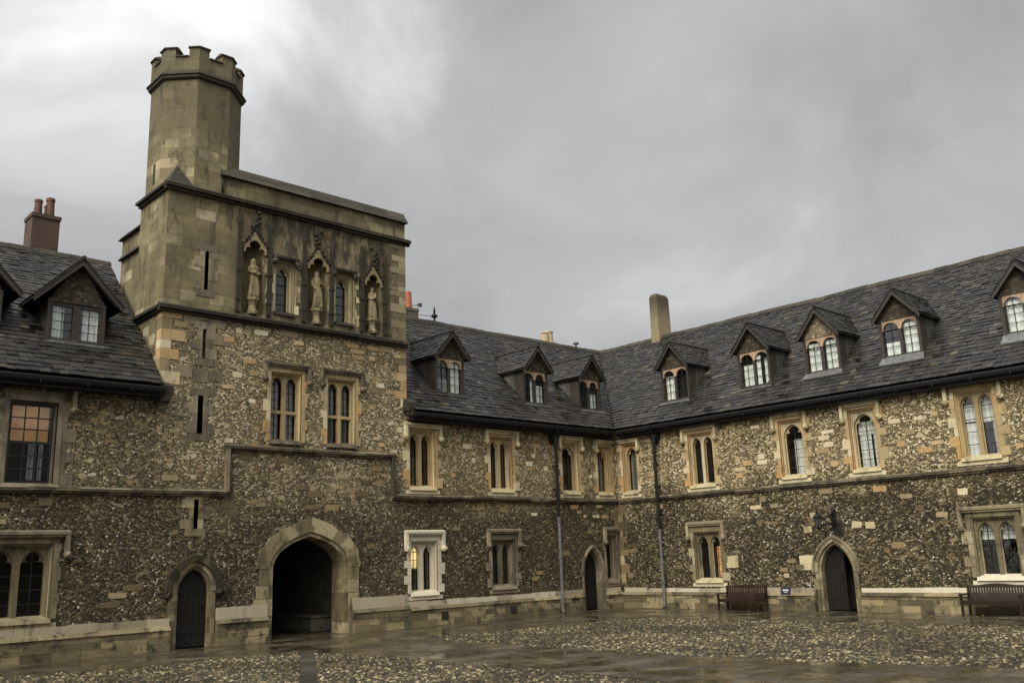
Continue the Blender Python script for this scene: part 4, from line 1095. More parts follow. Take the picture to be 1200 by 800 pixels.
def turret():
    s_ = 2.44; cx, cy = -17.24, 1.22; Rr = s_/2/math.cos(math.pi/8); ph = math.pi/8
    def octa(mb, ra, za, rb_, zb, mat=0, caps=False):
        ka, kb = ra/math.cos(math.pi/8), rb_/math.cos(math.pi/8)
        p = [(cx+ka*math.cos(ph+k*math.pi/4), cy+ka*math.sin(ph+k*math.pi/4), za) for k in range(8)]+[(cx+kb*math.cos(ph+k*math.pi/4), cy+kb*math.sin(ph+k*math.pi/4), zb) for k in range(8)]
        mb.add(p, [(k, (k+1) % 8, (k+1) % 8+8, k+8) for k in range(8)]+([tuple(range(7, -1, -1)), tuple(range(8, 16))] if caps else []), mat)
    a = s_/2; mb = MB(); octa(mb, a, 12.55, a, 16.18); octa(mb, a+.03, 16.40, a+.03, 16.86)
    octa(mb, a-.28, 16.86, a-.28, 16.30); octa(mb, a-.27, 16.30, .1, 16.32)
    # loop light on the left face
    o = tw.put(mb, 'turret', 'ashlar_turret')
    cb = MB()
    octa(cb, a, 16.12, a+.09, 16.17); octa(cb, a+.09, 16.17, a+.10, 16.24); octa(cb, a+.10, 16.24, a+.14, 16.26); octa(cb, a+.14, 16.26, a+.14, 16.31); octa(cb, a+.14, 16.31, a+.03, 16.42)
    cb.build('turret_string', 'ridge', o, (0, 0, 0), uvoff=(0, 0))
    # battlements: merlons wrap the angles, gaps are in the middle of each face
    oi, oo = a-.28, a+.03
    def pt(r, k, f):          # point along face k (between vertex k and k+1)
        rr = r/math.cos(math.pi/8); p = Vector((math.cos(ph+k*math.pi/4), math.sin(ph+k*math.pi/4)))*rr; q = Vector((math.cos(ph+(k+1)*math.pi/4), math.sin(ph+(k+1)*math.pi/4)))*rr
        v = p.lerp(q, f); return (cx+v.x, cy+v.y)
    for k in range(8):
        kb = MB(); tb = MB()
        for (f0, f1, kk) in ((.70, 1.0, k-1), (0.0, .30, k)):
            A = pt(oo, kk, f0); B = pt(oo, kk, f1); C_ = pt(oi, kk, f1); D_ = pt(oi, kk, f0)
            kb.hexa([(*A, 16.861), (*B, 16.861), (*C_, 16.861), (*D_, 16.861), (*A, 17.14), (*B, 17.14), (*C_, 17.14), (*D_, 17.14)])
            g = .045; A = pt(oo+g, kk, f0-.03*(f0 > .5)); B = pt(oo+g, kk, f1+.03*(f1 < .5)); C_ = pt(oi-g, kk, f1+.03*(f1 < .5)); D_ = pt(oi-g, kk, f0-.03*(f0 > .5))
            A2 = pt(oo-.1, kk, f0); B2 = pt(oo-.1, kk, f1); C2 = pt(oi+.1, kk, f1); D2 = pt(oi+.1, kk, f0)
            tb.hexa([(*A, 17.142), (*B, 17.142), (*C_, 17.142), (*D_, 17.142), (*A, 17.18), (*B, 17.18), (*C_, 17.18), (*D_, 17.18)])
            tb.hexa([(*A, 17.181), (*B, 17.181), (*C_, 17.181), (*D_, 17.181), (*A2, 17.26), (*B2, 17.26), (*C2, 17.26), (*D2, 17.26)])
        A, B, C_, D_ = pt(oo+.04, k, .31), pt(oo+.04, k, .69), pt(oi-.02, k, .69), pt(oi-.02, k, .31)
        tb.build('merlon_coping', 'ridge', o); tb = MB(); kb.build('merlon', 'ashlar_turret', o)
        tb.hexa([(*A, 16.862), (*B, 16.862), (*C_, 16.862), (*D_, 16.862), (*A, 16.90), (*B, 16.90), (*C_, 16.92), (*D_, 16.92)])
        tb.build('embrasure_sill', 'ridge', o)
    # pyramid broach where the octagon leaves the square base
    bb = MB(); q = a*(1-math.tan(math.pi/8))
    bb.add([(TL-.02, -.02, 12.70), (TL+q+.03, -.02, 12.70), (TL-.02, q+.03, 12.70), (TL+.36, .36, 13.42)], [(0, 1, 3), (0, 3, 2), (1, 2, 3)])
    bb.build('broach', 'black_stone', o)
    sb = MB(); sb.hexa([(cx-a-.006, 1.05, 12.95), (cx-a+.05, 1.05, 12.95), (cx-a+.05, 1.2, 12.95), (cx-a-.006, 1.2, 12.95), (cx-a-.006, 1.05, 13.6), (cx-a+.05, 1.05, 13.6), (cx-a+.05, 1.2, 13.6), (cx-a-.006, 1.2, 13.6)])
    sb.build('loop_light', 'void', o)
turret()
string_course(tw, [(TL, 4.03, -16.42, 4.03), (-16.43, 4.05, -16.43, 5.25), (-16.5, 5.31, -10.72, 5.31), (-10.83, 4.05, -10.83, 5.25), (-10.87, 4.03, TR, 4.03)])
plinth(tw, TL, -17.86, .80, h1=.50); plinth(tw, -16.6, TR, .98, gaps=((-15.1, -12.3),), h1=.56)
for x, z in ((TL+.08, 6.72), (TR+.02, 6.98)):
    kb = MB(); kb.box(x-.16, x+.2, z-.22, z+.06, -.02, .34); kb.wedge(x-.15, x+.19, z+.061, z+.2, -.02, .33, .05); kb.blob((x+.02, -.2, z-.26), .16)
    tw.put(kb, 'corbel', 'black_stone')
del kb

# ================================================================== LEFT RANGE
lf = Range('left', 'flint_range', 'flint range left of the gate tower with dark timber dormers and a red brick chimney', 'A', -24.0)
dormer(lf, -20.42, .75, 7.92, 1.28, 1.02, 2.26, 8.96, 10.14, casement=True, curt=((.02, .30, 0, 1, 'curtain'), (.62, .98, 0, 1, 'curtain')), nx=2, nz=4)
dormer(lf, -22.95, .75, 7.92, 1.28, 1.02, 2.26, 8.96, 10.14, casement=True, curt=((.0, .3, 0, 1, 'curtain'),), lit='glow_yellow', nx=2, nz=4)
dormer(lf, -27.0, .75, 7.92, 1.28, 1.02, 2.26, 8.96, 10.14, casement=True, curt=((.02, .4, 0, 1, 'curtain'),), nx=2, nz=4)

def sash(rg, c, Wd, z0, z1, hood):
    h = Wd/2; H = z1-z0; HOLES[rg.key].append([(c-h, z0), (c+h, z0), (c+h, z1), (c-h, z1)]); AVOID[rg.key].append((c-h-.6, c+h+.6, z0-.3, z1+.6))
    mb = MB(); jamb_blocks(mb, -1, -h-.12, -.05, H, .12, .34, -.06, .014); jamb_blocks(mb, 1, h+.12, -.05, H, .12, .34, -.06, .014)
    mb.box(-h-.14, h+.14, H+.12, H+.27, -.05, .016)
    for k, (d, w) in enumerate(((-.0, .12), (-.05, .05))):
        o_, i_ = (h+.12, h) if k == 0 else (h-.001, h-.05)
        mb.plate([(-o_, -.02), (o_, -.02), (o_, H+(o_-h)), (-o_, H+(o_-h))], [[(-i_, -.019), (i_, -.019), (i_, H+(i_-h)), (-i_, H+(i_-h))]], -.22, .03 if k == 0 else -.07)
    o = rg.put(mb, 'window', 'grey', c, z0, uvoff=None)
    hood_mould(o, hood[0], hood[1]-z0, hood[2], 'grey')
    sb = MB(); sb.wedge(-h-.12, h+.12, -.1, 0, -.2, .09, .02); sb.build('sill', 'grey', o)
    a = h-.05; fb = MB()
    fb.plate([(-a, 0), (a, 0), (a, H-.05), (-a, H-.05)], [[(-a+.05, .06), (a-.05, .06), (a-.05, H*.5-.03), (-a+.05, H*.5-.03)], [(-a+.05, H*.5+.03), (a-.05, H*.5+.03), (a-.05, H-.11), (-a+.05, H-.11)]], -.17, -.12, back=True)
    bars(fb, -a+.05, a-.05, .06, H*.5-.03, 3, 3, -.145, .03); bars(fb, -a+.05, a-.05, H*.5+.03, H-.11, 3, 3, -.145, .03)
    fb.build('sash', 'frame_black', o)
    gb = MB(); gb.box(-a+.03, a-.03, .04, H-.09, -.158, -.154); gb.build('pane', 'glass', o)
    lb = MB(); lb.box(-a+.02, a*.95, H*.52, H, -.45, -.43); lb.build('lamplight', 'glow_dim', o)
    curtain(o, .02, .16, .1, H*.5, -.32, 'curtain_grey'); curtain(o, .26, .36, .1, H*.5, -.32, 'curtain_grey')
    return o
sash(lf, -21.47, 1.10, 4.14, 6.13, (1.9, 6.60, .58))
sash(lf, -27.2, 1.10, 4.14, 6.13, (1.9, 6.60, .58))
for c in (-21.52, -27.2):
    window(lf, c, 1.50, .98, 2.72, 2, 'weathered', 'tref', hood=(2.16, 3.0, .50, 'grey'), nx=2, nz=5, surround=(.14, .2), sill_mat='weathered')
main_roof(lf, lambda y: -34.0, lambda y: TL-.02, 'left', (-34, TL))
def left_fill(mb):
    patches(mb, 'left', -33, TL-.1, 4.3, 6.3, 24, 1, .9); patches(mb, 'left', -33, TL-.1, 1.0, 3.9, 22, 2)
wall_mesh(lf, 'left', -34, TL, 0, 6.75, ['flint_left', 'rubble', 'rubble_dark'], left_fill)
ib = MB(); ib.box(-34, TL, 0, 6.6, -1.0, -.95); ib.box(-34, -33.8, 0, 6.7, -8.9, -.46); ib.box(-34, TL, 0, 6.7, -8.9, -8.7); lf.put(ib, 'dark_backing', 'void')  # added near-black sheet blocks light behind the windows; end and back walls too
gutter(lf, -34, TL+.02); string_course(lf, [(-34, 4.03, TL, 4.03)]); plinth(lf, -34, TL, .80, h1=.50)

def chimney(rg, t0, t1, y0, y1, zb, zt, mat, cap=True, name='chimney', capmat=None, taper=0.0):
    mb = MB(); mb.hexa([(t0, y0, zb), (t1, y0, zb), (t1, y1, zb), (t0, y1, zb), (t0+taper, y0+taper, zt), (t1-taper, y0+taper, zt), (t1-taper, y1-taper, zt), (t0+taper, y1-taper, zt)])
    o = rg.put(mb, name, mat)
    if cap:
        cb = MB(); g = .03; cb.hexa([(t0-g, y0-g, zt-.10), (t1+g, y0-g, zt-.10), (t1+g, y1+g, zt-.10), (t0-g, y1+g, zt-.10), (t0-g, y0-g, zt+.02), (t1+g, y0-g, zt+.02), (t1+g, y1+g, zt+.02), (t0-g, y1+g, zt+.02)])
        cb.build('chimney_cap', capmat or mat, o)
    return o
def pot(o, t, y, z, r, h, mat, rim=True):
    mb = MB(); pr = [(r*1.05, 0), (r*1.02, h*.2), (r*.88, h*.82)]
    pr += [(r*1.02, h*.85), (r*1.02, h*.95), (r*.92, h), (r*.7, h), (r*.68, h*.9)] if rim else [(r*.86, h), (r*.7, h), (r*.68, h*.9)]
    mb.lathe((t, y, z), pr, 14); return mb.build('chimney_pot', mat, o, smooth=False)
ch = chimney(lf, -20.72, -19.94, 4.55, 5.3, 10.0, 12.62, 'brick', capmat='brick')
pot(ch, -20.52, 4.8, 12.63, .12, .52, 'terracotta_dark'); pot(ch, -20.17, 4.85, 12.63, .13, .66, 'terracotta_dark'); pot(ch, -20.15, 5.12, 12.63, .12, .5, 'terracotta_dark')

# ================================================================== MIDDLE RANGE
md = Range('middle', 'flint_range', 'flint range between the gate tower and the inner corner of the court', 'A', -5.0)
for c, zo, cu in ((-7.98, 7.64, ((.50, .98, .0, .95, 'curtain'), (.02, .5, 0, .42, 'curtain_grey'))), (-3.78, 7.66, ((.5, .98, 0, .6, 'curtain'), (.30, .5, 0, .8, 'curtain'))), (-.74, 7.69, ((.52, .98, 0, .55, 'curtain'),))):
    dormer(md, c, .5, zo, 1.12, 1.28, 1.56, 8.93, 9.86, curt=cu, nx=2, nz=4)
CW = 'curtain'; CG = 'curtain_grey'
window(md, -9.60, 1.06, 4.33, 6.22, 2, 'orange', 'tref', hood=(1.52, 6.40, .42), nx=2, nz=9, curtains=((0, .0, 1, 0, .55, CG),), surround=(.12, .26))
window(md, -6.10, 1.06, 4.33, 6.18, 2, 'orange', 'tref', hood=(1.56, 6.42, .42), nx=2, nz=7, curtains=((0, .0, .6, 0, .8, CG), (1, .4, 1, 0, .9, CG)), surround=(.12, .26))
window(md, -2.58, .90, 4.33, 6.18, 1, 'orange', 'tref', hood=(1.30, 6.42, .40), nx=3, nz=7, curtains=((0, .0, .4, 0, .8, CG),), surround=(.12, .24))
window(md, -.66, .80, 4.33, 6.15, 1, 'orange', 'tref', hood=(1.12, 6.38, .40), nx=2, nz=6, curtains=((0, 0, 1, 0, 1, CG),), surround=(.12, .22), lright=False)
window(md, -9.58, 1.08, 1.02, 2.62, 2, 'pale', 'tref', hood=(1.58, 2.93, .50, 'pale'), nx=2, nz=6, lit=((0, 0, 1, .48, .95, 'glow_yellow'),), surround=(.14, .28), sill_mat='pale')
window(md, -6.14, 1.08, 1.05, 2.62, 2, 'grey', 'tref', hood=(1.54, 2.95, .48, 'grey'), nx=1, nz=2, surround=(.12, .26), sill_mat='grey')
window(md, -.52, .62, 1.02, 2.72, 1, 'grey', 'tref', hood=(.86, 2.98, .48, 'grey'), nx=1, nz=2, surround=(.10, .2), lright=False, sill_mat='grey')
doorway(md, -1.62, .46, 1.40, .78, .17, 'grey', reveal=.32)
main_roof(md, lambda y: TR+.02, lambda y: max(y, EAVE_Y)-.02, 'middle', (TR, 8.9))
def mid_fill(mb):
    patches(mb, 'middle', TR+.1, -.1, 4.25, 6.3, 40, 1, .9); patches(mb, 'middle', TR+.1, -.2, 3.3, 3.9, 12, 1, .9); patches(mb, 'middle', TR+.1, -.2, .9, 3.3, 22, 2, .9)
    jamb_blocks(mb, -1, -.001, 2.95, 4.0, .2, .4, -.2, .012, 2, .3)
wall_mesh(md, 'middle', TR, 0, 0, 6.75, ['flint_middle', 'rubble', 'rubble_dark'], mid_fill)
ib = MB(); ib.box(TR+.1, 8.8, 0, 6.6, -1.0, -.95); ib.box(TR, 8.9, 0, 6.7, -8.9, -8.7); md.put(ib, 'dark_backing', 'void')  # near-black light-blocking sheet added behind the windows, plus the back wall
gutter(md, TR+.06, -.463); string_course(md, [(TR, 4.03, -.01, 4.03)]); plinth(md, TR, -.15, .76, gaps=((-2.26, -1.0),), h1=.50)
ch = chimney(md, -7.5, -6.10, 4.75, 5.35, 10.4, 11.95, 'lime', capmat='lime'); pot(ch, -6.43, 5.0, 12.02, .17, .66, 'terracotta', False); pot(ch, -7.1, 5.0, 12.02, .17, .6, 'terracotta', False)
ch = chimney(md, .75, 1.55, 4.45, 4.85, 10.8, 11.5, 'pot_stone', cap=False); pot(ch, .98, 4.62, 11.5, .17, .46, 'pot_stone'); pot(ch, 1.33, 4.68, 11.5, .2, .56, 'pot_stone')
vb = MB(); vb.lathe((2.72, 4.3, 11.35), [(.04, 0), (.04, .2), (.15, .22), (.13, .29), (.02, .33)], 10); md.put(vb, 'roof_vent', 'lead')
fb = MB(); fb.lathe((-5.65, 4.27, 11.40), [(.05, 0), (.035, .15), (.13, .19), (.13, .27), (.04, .33), (.05, .42), (.008, .66)], 8); fb.tube([(-5.7, 4.27, 11.62), (-6.6, 4.27, 11.55)], .012, 5); md.put(fb, 'finial', 'iron')

def downpipe(rg, t, zmid):
    mb = MB(); d = .245
    mb.tube([(t, -.40, 6.55), (t, -.36, 6.48), (t, -d, 6.34), (t, -d, zmid)], .062, 10)
    for z in (6.05, 5.2, 4.35):
        mb.tube([(t, -d, z), (t, -d, z+.09)], .085, 10); mb.box(t-.02, t+.02, z+.02, z+.07, -.01, d)
    o = rg.put(mb, 'downpipe', 'iron')
    hb = MB(); hb.hexa([(t-.11, -.24, 6.12), (t+.11, -.24, 6.12), (t+.11, -.02, 6.12), (t-.11, -.02, 6.12), (t-.17, -.29, 6.38), (t+.17, -.29, 6.38), (t+.17, -.02, 6.38), (t-.17, -.02, 6.38)]); hb.build('hopper', 'iron', o)
    lb = MB(); lb.tube([(t, -d, zmid), (t, -d, .10), (t, -d-.08, .02)], .058, 10)
    for z in (zmid-.12, 1.9, .9): lb.tube([(t, -d, z), (t, -d, z+.08)], .08, 10)
    lb.build('lower_pipe', 'pipe_grey', o); return o
downpipe(md, -3.58, 3.38)
gb = MB()
for x in (-8.9, -5.9): gb.box(x-.14, x+.14, .14, .40, .1, .168)
md.put(gb, 'air_grille', 'void')

# ================================================================== RIGHT RANGE  (t runs from the inner corner towards the camera side)
rt = Range('right', 'flint_range', 'flint range along the right with arched dormers, wall lamp doorway and tall buff chimney', 'B', 12.0)
DB = [(2.86, 7.69, ((.02, .48, 0, .8, CW),)), (6.40, 7.67, ((.02, .5, 0, .66, CW), (.52, .72, 0, .9, CW), (.8, .98, 0, .8, CW))), (9.07, 7.76, ((.02, .42, 0, .9, CW), (.54, .98, 0, .92, CW))),
      (11.80, 7.82, ((.02, .46, 0, .40, CW), (.54, .98, 0, .9, CW))), (15.50, 7.85, ((.02, .47, 0, .9, CW), (.56, .98, 0, .6, CW))), (19.3, 7.85, ((.02, .47, 0, .9, CW),)), (23.0, 7.85, ((.02, .47, 0, .9, CW),))]
for i, (c, zo, cu) in enumerate(DB): dormer(rt, c, .5, zo, 1.14, 1.26, 1.56, 8.98+(.06 if i > 2 else 0), 9.95, curt=cu, pale=(i == 2), nx=2, nz=4)
window(rt, .76, .72, 4.33, 6.20, 1, 'orange', 'tref', hood=(1.06, 6.38, .40), nx=2, nz=6, curtains=((0, .0, 1, 0, .9, CG),), surround=(.12, .24), lleft=False)
window(rt, 4.15, 1.08, 4.33, 6.22, 2, 'orange', 'tref', hood=(1.56, 6.48, .45), nx=2, nz=7, curtains=((0, .4, 1, 0, .8, CG), (1, .5, 1, 0, .9, CG)), surround=(.12, .26))
window(rt, 7.87, .90, 4.33, 6.22, 1, 'orange', 'tref', hood=(1.34, 6.48, .50), nx=2, nz=6, curtains=((0, .35, .8, 0, .7, CW),), surround=(.12, .28))
window(rt, 10.42, .90, 4.33, 6.24, 1, 'orange', 'tref', hood=(1.34, 6.46, .50), nx=2, nz=6, curtains=((0, .05, .6, 0, .62, CW), (0, .72, .95, 0, .75, CW), (0, 0, 1, .62, .86, CW)), surround=(.12, .28))
window(rt, 13.90, 1.10, 4.36, 6.32, 2, 'orange', 'tref', hood=(1.64, 6.60, .52), nx=1, nz=5, curtains=((0, 0, 1, .0, .55, CW), (0, 0, 1, .58, .85, CW), (1, .6, 1, 0, .6, CW), (1, 0, 1, .55, .9, CW)), surround=(.13, .30))
window(rt, 4.10, 1.14, .98, 2.66, 2, 'weathered', 'tref', hood=(1.62, 3.0, .50, 'weathered'), nx=2, nz=6, lit=((1, .25, 1, .05, .72, 'glow_orange'),), surround=(.13, .28))
window(rt, 13.93, 1.22, 1.0, 2.66, 2, 'weathered', 'tref', hood=(1.84, 2.94, .52, 'weathered'), nx=2, nz=5, surround=(.14, .30), curtains=((0, 0, 1, .66, 1, CW), (1, 0, 1, .66, 1, CW)), sill_mat='pale')
for c in (17.5, 20.8): window(rt, c, 1.08, 4.33, 6.24, 2, 'orange', 'tref', hood=(1.6, 6.5, .5), nx=2, nz=6, curtains=((0, 0, .6, 0, .8, CW),)); window(rt, c+.2, 1.2, 1.0, 2.64, 2, 'cream', 'tref', hood=(1.8, 2.94, .5, 'cream'), nx=2, nz=5)
dw = doorway(rt, 8.99, .545, 1.20, .86, .20, 'weathered', reveal=.28, door='ajar', hood=(.075, .10, 'grey'))
nb = MB(); nb.box(.50, .70, 1.30, 1.66, -.52, -.50); nb.build('notice', 'paper', dw)
main_roof(rt, lambda y: -(max(y, EAVE_Y))+.02, lambda y: 30.0, 'right', (-8.9, 30))
def right_fill(mb):
    patches(mb, 'right', .1, 29, 4.3, 6.35, 120, 1, .95); patches(mb, 'right', .2, 29, 3.3, 3.9, 24, 1, 1.0); patches(mb, 'right', .2, 29, .9, 3.3, 40, 2, .95)
    jamb_blocks(mb, 1, .001, .9, 4.0, .2, .42, -.2, .012, 2, .3)
    for x, z, w, h in ((8.0, 1.5, .5, .45), (8.15, 2.55, .3, .2), (9.85, 2.62, .3, .2), (10.3, 2.6, .28, .2), (5.1, 1.6, .5, .4)): mb.box(x-w/2, x+w/2, z-h/2, z+h/2, -.02, .01, 3, .03)
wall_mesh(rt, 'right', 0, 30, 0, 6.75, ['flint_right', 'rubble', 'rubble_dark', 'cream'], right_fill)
ib = MB(); ib.box(-8.8, 30, 0, 6.6, -1.0, -.95); ib.box(29.8, 30, 0, 6.7, -8.9, -.46); ib.box(-8.9, 30, 0, 6.7, -8.9, -8.7); rt.put(ib, 'dark_backing', 'void')  # added near-black sheet stops light behind the windows; also end and back walls
gutter(rt, .463, 30); string_course(rt, [(.01, 4.03, 30, 4.03)]); plinth(rt, .15, 30, .72, gaps=((8.2, 9.78),), h1=.47)
downpipe(rt, 2.2, 2.85)
ch = chimney(rt, -.84, -.38, 3.95, 4.85, 10.6, 13.22, 'render', cap=False, taper=.02)
cb = MB(); cb.hexa([(-.80, 3.99, 13.221), (-.42, 3.99, 13.221), (-.42, 4.81, 13.221), (-.80, 4.81, 13.221), (-.77, 4.03, 13.34), (-.45, 4.03, 13.34), (-.45, 4.77, 13.34), (-.77, 4.77, 13.34)]); cb.build('chimney_cap', 'render', ch, (0, 0, 0))

# ================================================================== THINGS
def statue(c, zf, hgt, label, lean=0.0, arms='chest', narrow=1.0):
    """weathered robed figure standing on its niche pedestal"""
    mb = MB(); k = hgt/1.5; n = 18
    prof = [(.0, .205, .15), (.03, .215, .155), (.25, .185, .14), (.50, .165, .13), (.75, .16, .125), (.92, .165, .12), (1.05, .185, .125), (1.17, .20, .12), (1.235, .165, .10), (1.27, .075, .07), (1.32, .062, .062)]
    pts = []
    for z, rx, ry in prof:
        for j in range(n):
            th = 2*math.pi*j/n; f = 1+(.10*math.sin(th*6+z*3)+.05*math.sin(th*9-z*5))*max(0, 1-z/1.15)
            sway = .03*math.sin(z*2.4)*lean
            pts.append(((rx*narrow*f*math.cos(th)+sway)*k, ry*f*math.sin(th)*k, z*k))
    m = len(prof)
    mb.add(pts, [(i*n+j, i*n+(j+1) % n, (i+1)*n+(j+1) % n, (i+1)*n+j) for i in range(m-1) for j in range(n)]+[tuple(range(n-1, -1, -1)), tuple(range((m-1)*n, m*n))])
    hx = .03*math.sin(1.4*2.4)*lean*k
    mb.lathe((hx, -.01*k, 1.40*k), [(.01, -.125*k), (.062*k, -.10*k), (.088*k, -.03*k), (.094*k, .03*k), (.075*k, .085*k), (.01, .115*k)], 12, sx=.92)       # head
    mb.lathe((hx, .02*k, 1.42*k), [(.02*k, -.20*k), (.12*k, -.14*k), (.112*k, 0), (.09*k, .08*k), (.01, .125*k)], 12)              # veil / hair
    mb.add([(hx-.018*k, -.088*k, 1.40*k), (hx+.018*k, -.088*k, 1.40*k), (hx, -.118*k, 1.372*k), (hx, -.085*k, 1.43*k)], [(0, 1, 3), (0, 2, 1), (1, 2, 3), (2, 0, 3)])       # nose
    def limb(p, r): mb.tube([(a*k, b*k, z*k) for a, b, z in p], [q*k for q in r], 9)
    if arms == 'chest':
        limb([(-.17, 0, 1.17), (-.215, -.04, .97), (-.10, -.16, .93), (.03, -.18, 1.0)], [.07, .062, .05, .035]); limb([(.17, 0, 1.17), (.215, -.04, .95), (.10, -.16, .87), (-.01, -.18, .92)], [.07, .062, .05, .035])
        mb.blob((.03*k, -.19*k, 1.0*k), .04*k); mb.blob((-.02*k, -.19*k, .93*k), .04*k)
    elif arms == 'child':
        limb([(-.17, 0, 1.17), (-.215, -.04, .96), (-.10, -.16, .92), (0, -.17, .95)], [.07, .062, .05, .035]); limb([(.17, 0, 1.17), (.22, -.05, .98), (.14, -.17, .98), (.02, -.18, .98)], [.07, .062, .05, .035])
        mb.lathe((.06*k, -.2*k, 1.06*k), [(.02, -.12*k), (.065*k, -.06*k), (.06*k, .05*k), (.03*k, .08*k), (.048*k, .12*k), (.045*k, .16*k), (.01, .19*k)], 9)
    else:
        limb([(-.17, 0, 1.17), (-.21, -.03, .95), (-.17, -.13, .80)], [.07, .06, .035]); limb([(.17, 0, 1.17), (.21, -.05, .97), (.09, -.17, .99)], [.07, .062, .035])
        mb.blob((.08*k, -.18*k, 1.0*k), .04*k); mb.blob((-.17*k, -.14*k, .78*k), .04*k)
    for q in range(5):          # hanging folds
        x0 = (-.14+.07*q); limb([(x0*.7, -.115, .86-.05*(q % 2)), (x0*.9+.02, -.14, .5), (x0*1.1, -.15, .05)], [.018, .03, .034])
    o = mb.build('statue', 'statue', None, (c, .06, zf), smooth=True)
    tag(o, label, 'statue')
    rm = o.modifiers.new('fuse', 'REMESH'); rm.mode = 'VOXEL'; rm.voxel_size = .017; rm.use_smooth_shade = True
    return o
statue(-15.77, 9.72, 1.20, 'weathered stone robed figure with arms folded in the tall niche nearest the turret', 1, 'chest')
statue(-13.62, 9.72, 1.20, 'slender stone figure in the niche between the two small upper tower windows', .3, 'book', .92)
statue(-11.56, 9.72, 1.04, 'smallest worn stone robed figure in the niche at the right end of the tower', -1, 'child', .95)

def bench(t, label):
    """slatted wooden garden bench; local front is -Y"""
    b = thing('garden_bench', label, 'bench', (-.62, -t, 0), -math.pi/2, 'wooden benches against the right range')
    Lh = .77
    for sgn in (-1, 1):
        mb = MB(); mb.box(sgn*Lh-.03, sgn*Lh+.03, 0, .54, .22, .28); mb.build('leg', 'bench_wood', b)
        mb = MB(); mb.hexa([(sgn*Lh-.03, .22, 0), (sgn*Lh+.03, .22, 0), (sgn*Lh+.03, .28, 0), (sgn*Lh-.03, .28, 0), (sgn*Lh-.03, .30, .80), (sgn*Lh+.03, .30, .80), (sgn*Lh+.03, .35, .80), (sgn*Lh-.03, .35, .80)]); mb.build('leg', 'bench_wood', b)
        mb = MB(); mb.box(sgn*Lh-.04, sgn*Lh+.04, .54, .575, -.28, .31); mb.build('armrest', 'bench_wood', b)
        mb = MB(); mb.box(sgn*Lh-.02, sgn*Lh+.02, .30, .36, -.22, .22); mb.build('side_rail', 'bench_wood', b)
    mb = MB()
    for k in range(5): y = -.24+k*.095; mb.box(-Lh+.03, Lh-.03, .362, .39, -(y+.075), -y)
    mb.box(-Lh+.03, Lh-.03, .29, .36, .20, .235); mb.build('seat', 'bench_wood', b)
    mb = MB()
    x = -Lh+.05
    while x < Lh-.05:
        mb.hexa([(x, .24, .44), (x+.05, .24, .44), (x+.05, .265, .44), (x, .265, .44), (x, .31, .76), (x+.05, .31, .76), (x+.05, .335, .76), (x, .335, .76)]); x += .074
    mb.hexa([(-Lh+.03, .225, .40), (Lh-.03, .225, .40), (Lh-.03, .27, .40), (-Lh+.03, .27, .40), (-Lh+.03, .235, .46), (Lh-.03, .235, .46), (Lh-.03, .28, .46), (-Lh+.03, .28, .46)])
    n = 12
    for i in range(n):      # top rail rises gently to the middle
        xa, xb = -Lh+.02+(2*Lh-.04)*i/n, -Lh+.02+(2*Lh-.04)*(i+1)/n
        f = lambda x: .795+.05*max(0, 1-abs(x)/.45)**.6
        mb.hexa([(xa, .30, .735), (xb, .30, .735), (xb, .35, .735), (xa, .35, .735), (xa, .31, f(xa)), (xb, .31, f(xb)), (xb, .36, f(xb)), (xa, .36, f(xa))])
    mb.build('backrest', 'bench_wood', b)
bench(5.78, 'dark brown wooden bench between the lower lit window and the blue sign'); bench(13.88, 'dark brown wooden bench beneath the large lower window at the right edge')

def sign():
    b = thing('notice_stand', 'small blue notice board on thin metal legs beside the arched doorway', 'sign', (-.55, -7.42, 0), -math.pi/2)
    mb = MB(); mb.hexa([(-.17, -.02, .52), (.17, -.02, .52), (.17, .0, .52), (-.17, .0, .52), (-.19, .05, .74), (.19, .05, .74), (.19, .07, .74), (-.19, .07, .74)]); o = mb.build('board', 'blue', b)
    tb = MB()
    def mark(x0, x1, z0, z1):
        f = lambda z: -.02+.07*(z-.52)/.22-.004
        tb.hexa([(x0, f(z0), z0), (x1, f(z0), z0), (x1, f(z0)+.006, z0), (x0, f(z0)+.006, z0), (x0, f(z1), z1), (x1, f(z1), z1), (x1, f(z1)+.006, z1), (x0, f(z1)+.006, z1)])
    x = -.10
    for w in (.02, .026, .03, .02, .026, .018, .026): mark(x, x+w*.75, .645, .685); x += w+.006
    for z, l in ((.608, .075), (.585, .06)):
        x = -l
        while x < l: mark(x, x+.014, z, z+.010); x += .022
    tb.build('lettering', 'white', o)
    for x in (-.13, .13):
        lb = MB(); lb.tube([(x, .02, .60), (x, .03, .0)], .012, 6); lb.build('leg', 'metal', b)
    fb = MB(); fb.tube([(-.13, .026, .25), (.13, .026, .25)], .01, 6); fb.tube([(-.15, -.1, .008), (-.15, .16, .008)], .01, 6); fb.tube([(.15, -.1, .008), (.15, .16, .008)], .01, 6); fb.build('foot_frame', 'metal', b)
sign()

